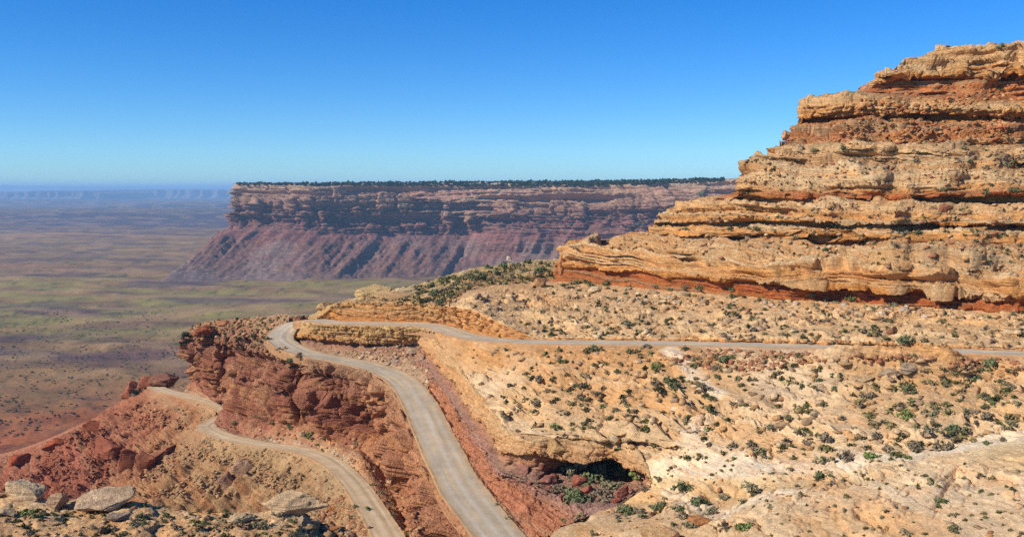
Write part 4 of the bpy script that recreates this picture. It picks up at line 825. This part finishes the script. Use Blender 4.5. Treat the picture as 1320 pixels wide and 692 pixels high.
BOULDERS = [  # px, py of the middle of the foot, width px, height px, colour, tilt about y, name, label, group
 (28, 648, 62, 30, (.68, .50, .32), -.05, 'boulder', 'smooth domed cream boulder at the left end of the foreground shelf', 0),
 (68, 655, 34, 22, (.50, .34, .22), .4, 'boulder', 'broken pinkish boulder leaning beside the domed cream boulder', 0),
 (6, 665, 30, 12, CRM, 0, 'boulder', 'flat pale slab of rock at the very left edge of the shelf', 0),
 (100, 652, 40, 8, CRM, 0, 'boulder', 'low pale slab between the domed boulder and the lens-shaped one', 0),
 (133, 659, 92, 26, (.64, .45, .29), -.20, 'boulder', 'long lens-shaped grey-tan boulder tilted up to the right on the shelf', 0),
 (150, 672, 30, 12, GRY, .1, 'boulder', 'grey rock in the shade under the lens-shaped boulder', 0),
 (370, 666, 82, 28, (.64, .45, .28), -.12, 'boulder', 'broad layered tan boulder at the right end of the shelf', 0),
 (305, 674, 44, 10, CRM, -.1, 'boulder', 'low cream slab left of the broad layered boulder', 0),
 (392, 678, 26, 14, GRY, .3, 'boulder', 'dark grey block under the right side of the broad layered boulder', 0),
 (432, 688, 26, 12, (.48, .22, .11), .2, 'boulder', 'red block low on the shelf beside the lower road', 0),
 (477, 384, 56, 20, (.56, .39, .21), -.22, 'boulder', 'rounded cream caprock boulder crowning the low hill', 0),
 (522, 380, 44, 13, (.56, .42, .25), -.1, 'boulder', 'second cream caprock, just right of the crowning boulder', 0),
 (500, 387, 60, 8, TAN, 0, 'boulder', 'thin tan slab lying under the two cream caprocks', 0),
 (417, 399, 34, 10, TAN, -.1, 'boulder', 'flat tan rock at the tip above the hairpin', 0),
 (656, 337, 12, 7, CRM, 0, 'boulder', 'small white boulder on the crest of the green hill', 0),
 (1017, 179, 26, 15, TAN, .1, 'boulder', 'balanced rounded boulder on the left shoulder of the butte', 0),
 (1031, 195, 12, 9, CRM, .0, 'boulder', 'small pale boulder beneath the balanced one', 0),
 (1000, 197, 20, 9, ORG, .2, 'boulder', 'orange block on the skyline left of the balanced boulder', 0),
 (725, 345, 20, 20, (.45, .23, .12), .3, 'boulder', 'brown upright block leaning on the nose of the lowest tan ledge', 0),
 (746, 320, 24, 9, CRM, 0, 'boulder', 'pale slab on top of the nose of the lowest tan ledge', 0),
 (694, 370, 26, 10, (.42, .24, .13), -.35, 'boulder', 'tilted brown slab on top of the rounded bench', 0),
 (966, 309, 14, 12, GRY, 0, 'boulder', 'grey boulder standing in the gap under the thick ledge', 0),
 (991, 309, 12, 8, (.42, .21, .11), 0, 'boulder', 'brown boulder right of the grey one under the thick ledge', 0),
 (1222, 272, 18, 11, (.30, .13, .08), 0, 'boulder', 'dark red boulder on the thick ledge of the butte', 0),
 (1203, 272, 13, 8, TAN, 0, 'boulder', 'tan boulder beside the dark red one on the ledge', 0),
 (1153, 430, 18, 10, (.36, .20, .12), 0, 'boulder', 'brown pyramid-shaped boulder on the upper bench', 0),
 (1181, 478, 52, 14, GRY, .05, 'boulder', 'long dark grey outcrop by the embankment of the middle road', 0),
 (1150, 486, 34, 10, (.42, .31, .21), -.1, 'boulder', 'grey tan slab left of the long dark outcrop', 0),
 (1118, 492, 40, 8, (.50, .35, .21), -.05, 'boulder', 'flat tan slab on the terrace below the grey outcrops', 0),
 (1095, 470, 24, 8, TAN, 0, 'boulder', 'tan slab close under the embankment', 0),
 (708, 626, 32, 18, (.34, .165, .125), .1, 'boulder', 'large purple red boulder on the bank under the overhang', 0),
 (676, 612, 30, 18, (.34, .18, .135), -.2, 'boulder', 'purple red boulder at the left end of the overhang', 0),
 (748, 627, 26, 14, (.38, .15, .105), .0, 'boulder', 'red boulder among the alcove shrubs', 0),
 (757, 636, 22, 10, (.36, .14, .10), .2, 'boulder', 'low red boulder in front of the alcove shrubs', 0),
 (803, 641, 28, 13, (.38, .17, .12), -.1, 'boulder', 'pinkish red boulder at the right of the alcove floor', 0),
 (795, 648, 16, 8, (.36, .13, .09), 0, 'boulder', 'small red boulder below the pinkish one', 0),
 (716, 589, 42, 25, (.52, .33, .17), .05, 'boulder', 'knobbly tan block hanging in the mouth of the alcove', 0),
 (714, 600, 20, 8, (.40, .22, .13), .05, 'boulder', 'brown slab just under the knobbly tan block', 0),
 (168, 511, 32, 20, (.33, .13, .08), .1, 'rock_outcrop', 'red knob at the tip of the lower road ridge', 0),
 (186, 500, 30, 16, (.34, .14, .085), -.1, 'rock_outcrop', 'low red ledge joining the knob to the far road bend', 0),
 (210, 498, 40, 17, (.27, .13, .085), -.05, 'rock_outcrop', 'dark brown ledge beside the far bend of the lower road', 0),
 (133, 586, 42, 20, (.29, .11, .07), .25, 'rock_outcrop', 'dark red ledge left of the box-shaped outcrop on the slope', 0),
 (165, 604, 26, 32, (.30, .12, .075), .15, 'rock_outcrop', 'box-shaped red outcrop in the middle of the slope', 0),
 (187, 606, 26, 30, (.32, .135, .085), .1, 'rock_outcrop', 'red block closely right of the box-shaped outcrop', 0),
 (208, 588, 40, 12, (.33, .15, .095), -.5, 'rock_outcrop', 'thin tilted ledge above the box-shaped outcrop', 0),
 (120, 556, 30, 14, (.33, .12, .07), .3, 'rock_outcrop', 'jagged red ledge on the crest below the ridge knob', 0),
 (70, 580, 36, 12, (.34, .11, .06), .2, 'rock_outcrop', 'low red ledge on the crest at the far left', 0),
 (22, 600, 40, 14, (.34, .10, .055), .1, 'rock_outcrop', 'bright red ledge at the left edge of the picture', 0),
 (290, 632, 30, 22, (.36, .22, .15), -.7, 'rock_outcrop', 'brown rib of tilted rock low on the tan slope', 0),
 (312, 610, 26, 20, (.38, .24, .16), -.7, 'rock_outcrop', 'tilted brown rib above the lowest rib of the slope', 0),
 (258, 431, 34, 13, (.32, .12, .07), 0, 'boulder', 'dark red block on the rim at the left end of the cliff', 0),
 (290, 421, 26, 8, (.38, .18, .10), .1, 'boulder', 'red brown block along the back of the cliff top', 0),
 (430, 660, 20, 10, (.47, .22, .11), .2, 'boulder', 'orange block on the rubble between shelf and lower road', 0),
 (985, 556, 16, 8, TAN, 0, 'boulder', 'tan slab in the middle of the terrace', 0),
 (1012, 552, 22, 8, (.42, .30, .19), .1, 'boulder', 'grey brown slab in the middle of the terrace', 0),
 (1046, 545, 28, 8, (.45, .31, .19), -.1, 'boulder', 'long thin slab above the wash', 0),
 (1128, 400, 18, 7, CRM, 0, 'boulder', 'cream slab on the bench under the red wall', 0),
 (768, 376, 22, 7, CRM, 0, 'boulder', 'cream slab near the left foot of the red wall', 0),
 (880, 381, 26, 7, CRM, 0, 'boulder', 'pale grey slab near the shrubs of the red wall', 0),
 (843, 379, 22, 7, CRM, .1, 'boulder', 'cream block among rubble of the upper bench', 0),
 (1042, 352, 36, 13, (.48, .26, .13), 0, 'boulder', 'orange rounded block set in the lowest tan ledge', 0),
 (510, 470, 22, 8, (.42, .30, .22), .2, 'boulder', 'pale block on the rubble fan beside the hairpin leg', 0),
 (528, 458, 26, 9, (.45, .32, .22), -.2, 'boulder', 'pale slab on top of the rubble fan', 0),
 (852, 700, 60, 18, TAN, .1, 'boulder', 'tan ledge block at the bottom edge near the hollow', 0),
 (905, 676, 40, 8, (.50, .24, .12), -.05, 'boulder', 'thin orange slab in the hollow shrubs', 0),
]
for i, (px, py, wp, hp, c, tl, nm, lab, _) in enumerate(BOULDERS):
    h = hit(px, py)
    if h is None: continue
    loc, nrm, ob = h; d = loc.y; W_, H_ = wp * d / F_PX, hp * d / F_PX * 1.12
    o = rock_obj(nm, loc + Vector((0, W_ * .25, H_ * .22)), (W_ * (1.12 if nm == 'boulder' else .9), W_ * .8, H_ * (1.45 if nm == 'boulder' else 1.15)), c, 300 + i * 3, rot=RR.uniform(-.25, .25), tilt=(RR.uniform(-.08, .08), tl), subdiv=5 if wp > 30 else 4, cuts=6 if nm == 'rock_outcrop' else 18, boxy=nm == 'rock_outcrop')
    o['label'] = lab; o['category'] = 'boulder' if nm == 'boulder' else 'rock outcrop'

# ------------------------------------------------------------------ loose stones and scrub nobody could count
def box_rock(seed):
    R = np.random.default_rng(seed)
    v = np.array([[x, y, z] for z in (-1, 1) for y in (-1, 1) for x in (-1, 1)], float)
    v[4:, :2] *= R.uniform(.55, .95); v += R.uniform(-.28, .28, v.shape)
    return v, np.array([[0, 2, 3, 1], [4, 5, 7, 6], [0, 1, 5, 4], [1, 3, 7, 5], [3, 2, 6, 7], [2, 0, 4, 6]])
BASES = [box_rock(900 + k) for k in range(24)]
def merged(name, items, mat, label, parent=None):
    """items: loc, size(3), rotation matrix, colour, base (v, f)"""
    V, Fc, C, n = [], [], [], 0
    for loc, sz, rot, col_, (v, f) in items:
        V.append((v * sz) @ rot.T + loc); Fc.append(f + n); C.append(np.tile(col_, (len(v), 1))); n += len(v)
    if not V: return
    V, Fc, C = np.concatenate(V), np.concatenate(Fc), np.concatenate(C)
    me = bpy.data.meshes.new(name); me.vertices.add(len(V)); me.vertices.foreach_set('co', V.astype(np.float32).ravel())
    k = Fc.shape[1]; me.loops.add(Fc.size); me.loops.foreach_set('vertex_index', Fc.ravel().astype(np.int32)); me.polygons.add(len(Fc))
    me.polygons.foreach_set('loop_start', np.arange(0, Fc.size, k, dtype=np.int32)); me.polygons.foreach_set('loop_total', np.full(len(Fc), k, np.int32)); me.update(calc_edges=True)
    ca = me.color_attributes.new('Col', 'FLOAT_COLOR', 'POINT'); cc = np.ones((len(V), 4), np.float32); lm = C.mean(1, keepdims=True); cc[:, :3] = np.clip(lm + (C - lm) * SAT, 0.01, .8); ca.data.foreach_set('color', cc.ravel())
    me.materials.append(mat); o = bpy.data.objects.new(name, me); SC.collection.objects.link(o); o['kind'] = 'stuff'; o['label'] = label
    return o
def rotm(a, b, c):
    return np.array(Matrix.Rotation(a, 3, 'Z') @ Matrix.Rotation(b, 3, 'X') @ Matrix.Rotation(c, 3, 'Y'))
def inpoly(x, y, poly):
    n = len(poly); r = False; j = n - 1
    for i in range(n):
        if (poly[i][1] > y) != (poly[j][1] > y) and x < (poly[j][0] - poly[i][0]) * (y - poly[i][1]) / (poly[j][1] - poly[i][1]) + poly[i][0]: r = not r
        j = i
    return r
def scatter(name, poly, n, smin, smax, cols, label, flat=(.3, .7), power=4.0, clump=14, names=None, seed=1):
    """stones: clustered, sized in metres with many small and few big ones, lying on the ground found in the picture"""
    R = random.Random(seed); items = []; x0, x1 = min(p[0] for p in poly), max(p[0] for p in poly); y0, y1 = min(p[1] for p in poly), max(p[1] for p in poly); tries = 0
    while len(items) < n and tries < n * 8:
        tries += 1; x, y = R.uniform(x0, x1), R.uniform(y0, y1)
        if not inpoly(x, y, poly): continue
        if clump and perlin(np.array([[x / clump / 2.2, y / clump, seed]]), 3)[0] + R.uniform(-.35, .35) < 0: continue
        h = hit(x, y)
        if h is None or (names and h[2].name.split('.')[0] not in names): continue
        if h[2].name.startswith(('gravel_road', 'boulder', 'shrub', 'mesa', 'banded', 'valley')): continue
        s_ = (smin + (smax - smin) * R.random() ** power) * .36; b = R.choice(cols(h[0]) if callable(cols) else cols); f = R.uniform(.8, 1.2)
        items.append((np.array(h[0]) + np.array([0, 0, s_ * .15]), np.array([s_ * R.uniform(1, 1.7), s_ * R.uniform(.8, 1.2), s_ * R.uniform(*flat)]), rotm(R.uniform(0, 6.28), R.uniform(-.3, .3), R.uniform(-.3, .3)), np.array(b) * f, R.choice(BASES)))
    return merged(name, items, M_ROCK, label)
T3 = [TAN, CRM, (.50, .30, .16), (.44, .30, .19)]
R3 = [(.42, .22, .13), (.38, .18, .11), (.48, .29, .17)]
scatter('loose_stones', [(600, 440), (1320, 462), (1320, 560), (1140, 585), (840, 596), (760, 562), (655, 552), (610, 490)], 726, .35, 2.2, T3, 'loose stones strewn over the terrace', seed=2)
scatter('loose_stones', [(840, 600), (1320, 575), (1320, 692), (700, 692), (760, 660), (830, 640)], 297, .2, 1.0, T3 + R3[:1], 'small stones on the dome and around the hollow', seed=3)
scatter('rubble', [(860, 448), (1320, 464), (1320, 480), (1060, 466), (960, 480), (870, 468)], 750, .3, 1.6, R3, 'red rubble tipped below the middle road', clump=20, seed=4)
scatter('rubble', [(1110, 122), (1320, 122), (1320, 190), (1240, 186), (1120, 184), (1040, 205), (1100, 160)], 1100, .4, 2.0, [(.45, .22, .11), (.50, .30, .16), (.42, .18, .10)], 'red brown rubble slope on the butte', clump=26, seed=5)
scatter('rubble', [(960, 205), (1320, 190), (1320, 240), (960, 240)], 500, .3, 1.5, T3 + R3, 'broken stones between the ledges of the butte', clump=20, seed=6)
scatter('rubble', [(840, 255), (1320, 255), (1320, 350), (1000, 340), (760, 318)], 800, .3, 1.9, T3 + R3, 'broken stones on the lower ledges of the butte', clump=16, seed=7)
scatter('rubble', [(720, 366), (1000, 388), (1320, 402), (1320, 414), (1000, 402), (720, 384)], 550, .4, 2.4, [CRM, TAN, (.50, .40, .30)], 'pale rubble along the foot of the red wall', clump=14, seed=8)
scatter('loose_stones', [(585, 385), (720, 368), (1320, 412), (1320, 446), (700, 434), (620, 418)], 561, .4, 2.4, T3, 'stones and slabs on the upper bench', clump=16, seed=9)
scatter('rubble', [(440, 376), (540, 362), (715, 335), (715, 362), (600, 372), (560, 396), (430, 392)], 350, .4, 1.8, T3, 'stones on the green hill', clump=16, seed=10)
scatter('rubble', [(430, 455), (545, 440), (560, 500), (530, 492), (480, 470)], 350, .4, 1.8, [(.44, .32, .23), (.40, .24, .16), CRM], 'grey rubble fan beside the hairpin leg', clump=0, seed=11)
scatter('scree', [(195, 512), (260, 560), (380, 585), (430, 610), (480, 690), (400, 692), (380, 640), (0, 640), (0, 590), (110, 550)], 6500, .2, 1.5, lambda q: [(.40, .26, .15), (.36, .22, .13), (.42, .30, .18)] if q[0] + .3 * q[2] > -155 + random.uniform(-25, 25) else [(.30, .12, .08), (.33, .14, .09), (.27, .11, .07)], 'scree blocks on the slope below the lower road', clump=22, power=5, seed=12)
scatter('scree', [(240, 410), (385, 404), (350, 440), (370, 462), (240, 450)], 350, .5, 2.4, R3 + [(.30, .14, .08)], 'red blocks on top of the cliff', clump=0, seed=13)
scatter('rubble', [(236, 490), (300, 545), (460, 560), (520, 640), (560, 692), (500, 692), (460, 600), (300, 562), (236, 508)], 600, .3, 1.8, R3, 'fallen blocks at the foot of the red cliff', clump=12, seed=14)
scatter('rubble', [(655, 600), (740, 590), (835, 612), (800, 650), (700, 640)], 60, .4, 1.6, [(.30, .14, .11), (.36, .16, .11)], 'red blocks on the alcove floor', clump=0, seed=15)
scatter('loose_stones', [(0, 655), (150, 650), (300, 660), (420, 675), (500, 692), (0, 692)], 170, .12, .8, T3 + R3[:1], 'small stones on the foreground shelf', clump=14, seed=16)
scatter('rubble', [(400, 640), (440, 640), (490, 692), (420, 692)], 250, .4, 1.8, R3, 'orange rubble between the shelf and the lower road', clump=0, seed=17)
def scrub(name, poly, n, w0, w1, cols, label, clump=14, seed=1, names=None):
    R = random.Random(seed); items = []; x0, x1 = min(p[0] for p in poly), max(p[0] for p in poly); y0, y1 = min(p[1] for p in poly), max(p[1] for p in poly); tries = 0
    while len(items) < n and tries < n * 8:
        tries += 1; x, y = R.uniform(x0, x1), R.uniform(y0, y1)
        if not inpoly(x, y, poly): continue
        if clump and perlin(np.array([[x / clump / 2, y / clump, seed]]), 5)[0] + R.uniform(-.3, .3) < 0: continue
        h = hit(x, y)
        if h is None or abs(h[1].z) < .3 or h[2].name.startswith(('gravel_road', 'boulder')) or (names and h[2].name.split('.')[0] not in names): continue
        wm = R.uniform(w0, w1); items.append((np.array(h[0]), np.array([wm, wm, wm * R.uniform(.6, 1)]), rotm(R.uniform(0, 6.28), 0, 0), np.array(R.choice(cols)) * R.uniform(.7, 1.25), R.choice(TUFTS)))
    return merged(name, items, M_TUFT, label)
M_TUFT = rock_mat('scrub_leaves', scale=.5, bump=0, var=.3)
TUFTS = []
for k in range(5):
    R = np.random.default_rng(k); V = []; Fc = []
    for j in range(46):
        a = R.uniform(0, 6.28); r = abs(R.normal()) * .27; z = R.uniform(.02, .5) * (1 - r); q = np.array([math.cos(a) * r, math.sin(a) * r, z]); u, v = R.normal(size=3) * .12, R.normal(size=3) * .12
        b = len(V); V += [q - u, q + v, q + u, q - v]; Fc.append((b, b + 1, b + 2, b + 3))
    TUFTS.append((np.array(V), np.array(Fc)))
GC = [(.30, .24, .125), (.15, .145, .07), (.12, .125, .06), (.19, .165, .08), (.19, .15, .09), (.24, .19, .10)]
scrub('low_scrub', [(600, 445), (1320, 466), (1320, 565), (1140, 590), (840, 600), (650, 552), (610, 490)], 420, .5, 2.0, GC, 'thin low scrub dotted over the terrace', seed=21)
scrub('low_scrub', [(840, 605), (1320, 580), (1320, 692), (760, 692), (800, 650)], 150, .3, 1.0, GC, 'thin low scrub dotted over the dome and hollow', seed=22)
scrub('low_scrub', [(585, 388), (720, 366), (1320, 404), (1320, 446), (700, 434)], 300, .5, 1.8, GC, 'thin low scrub on the upper bench', seed=23)
scrub('low_scrub', [(440, 380), (540, 364), (715, 335), (720, 362), (600, 372), (560, 397)], 330, .8, 2.4, GC[:2] + GC[:1], 'low green scrub covering the hill', clump=10, seed=24)
scrub('low_scrub', [(850, 262), (1320, 60), (1320, 350), (760, 320)], 420, .4, 1.4, GC, 'low scrub dotted along the butte ledges', clump=8, seed=25)
scrub('low_scrub', [(200, 512), (440, 600), (500, 692), (530, 692), (440, 580), (250, 545)], 247, .5, 1.2, [(.20, .19, .08), (.15, .14, .06)], 'pale scrub along the lower road', clump=0, seed=26)
scrub('low_scrub', [(0, 655), (300, 660), (460, 692), (0, 692)], 170, .2, .7, GC, 'low scrub on the foreground shelf', seed=27)
scrub('low_scrub', [(240, 412), (385, 404), (350, 440), (380, 465), (240, 440)], 304, .5, 1.5, [(.17, .16, .07), (.12, .12, .06)], 'pale scrub on top of the red cliff', clump=0, seed=28)
scrub('juniper_woodland', [(305, 234), (760, 233), (935, 224), (935, 234), (760, 241), (305, 239)], 1500, 8, 16, [(.05, .075, .04), (.04, .06, .03)], 'dark woodland along the top of the mesa', clump=0, seed=29)
scrub('desert_bushes', [(0, 400), (240, 400), (240, 500), (150, 520), (0, 575)], 800, 1.5, 4.5, [(.11, .105, .06), (.13, .115, .075)], 'dark bushes dotted over the valley floor', clump=10, seed=30)

# ------------------------------------------------------------------ air
def haze():
    me = bpy.data.meshes.new('haze')
    x0, x1, y0, y1, z0, z1 = -72000, 72000, -400, 92000, -420, 160
    v = [(x0, y0, z0), (x1, y0, z0), (x1, y1, z0), (x0, y1, z0), (x0, y0, z1), (x1, y0, z1), (x1, y1, z1), (x0, y1, z1)]
    me.from_pydata(v, [], [(3, 2, 1, 0), (4, 5, 6, 7), (0, 1, 5, 4), (1, 2, 6, 5), (2, 3, 7, 6), (3, 0, 4, 7)])
    m = bpy.data.materials.new('air'); m.use_nodes = True; n = m.node_tree; n.nodes.clear()
    o_ = n.nodes.new('ShaderNodeOutputMaterial'); pv = n.nodes.new('ShaderNodeVolumePrincipled')
    pv.inputs['Color'].default_value = HAZE_COL; pv.inputs['Density'].default_value = HAZE_DEN; pv.inputs['Anisotropy'].default_value = 0.0
    n.links.new(pv.outputs[0], o_.inputs['Volume']); me.materials.append(m)
    o = bpy.data.objects.new('haze', me); SC.collection.objects.link(o); o['kind'] = 'stuff'; o['label'] = 'thin blue desert haze in the air over the valley'
HAZE_COL = (.38, .68, 1.0, 1); HAZE_DEN = 4.4e-5
haze()
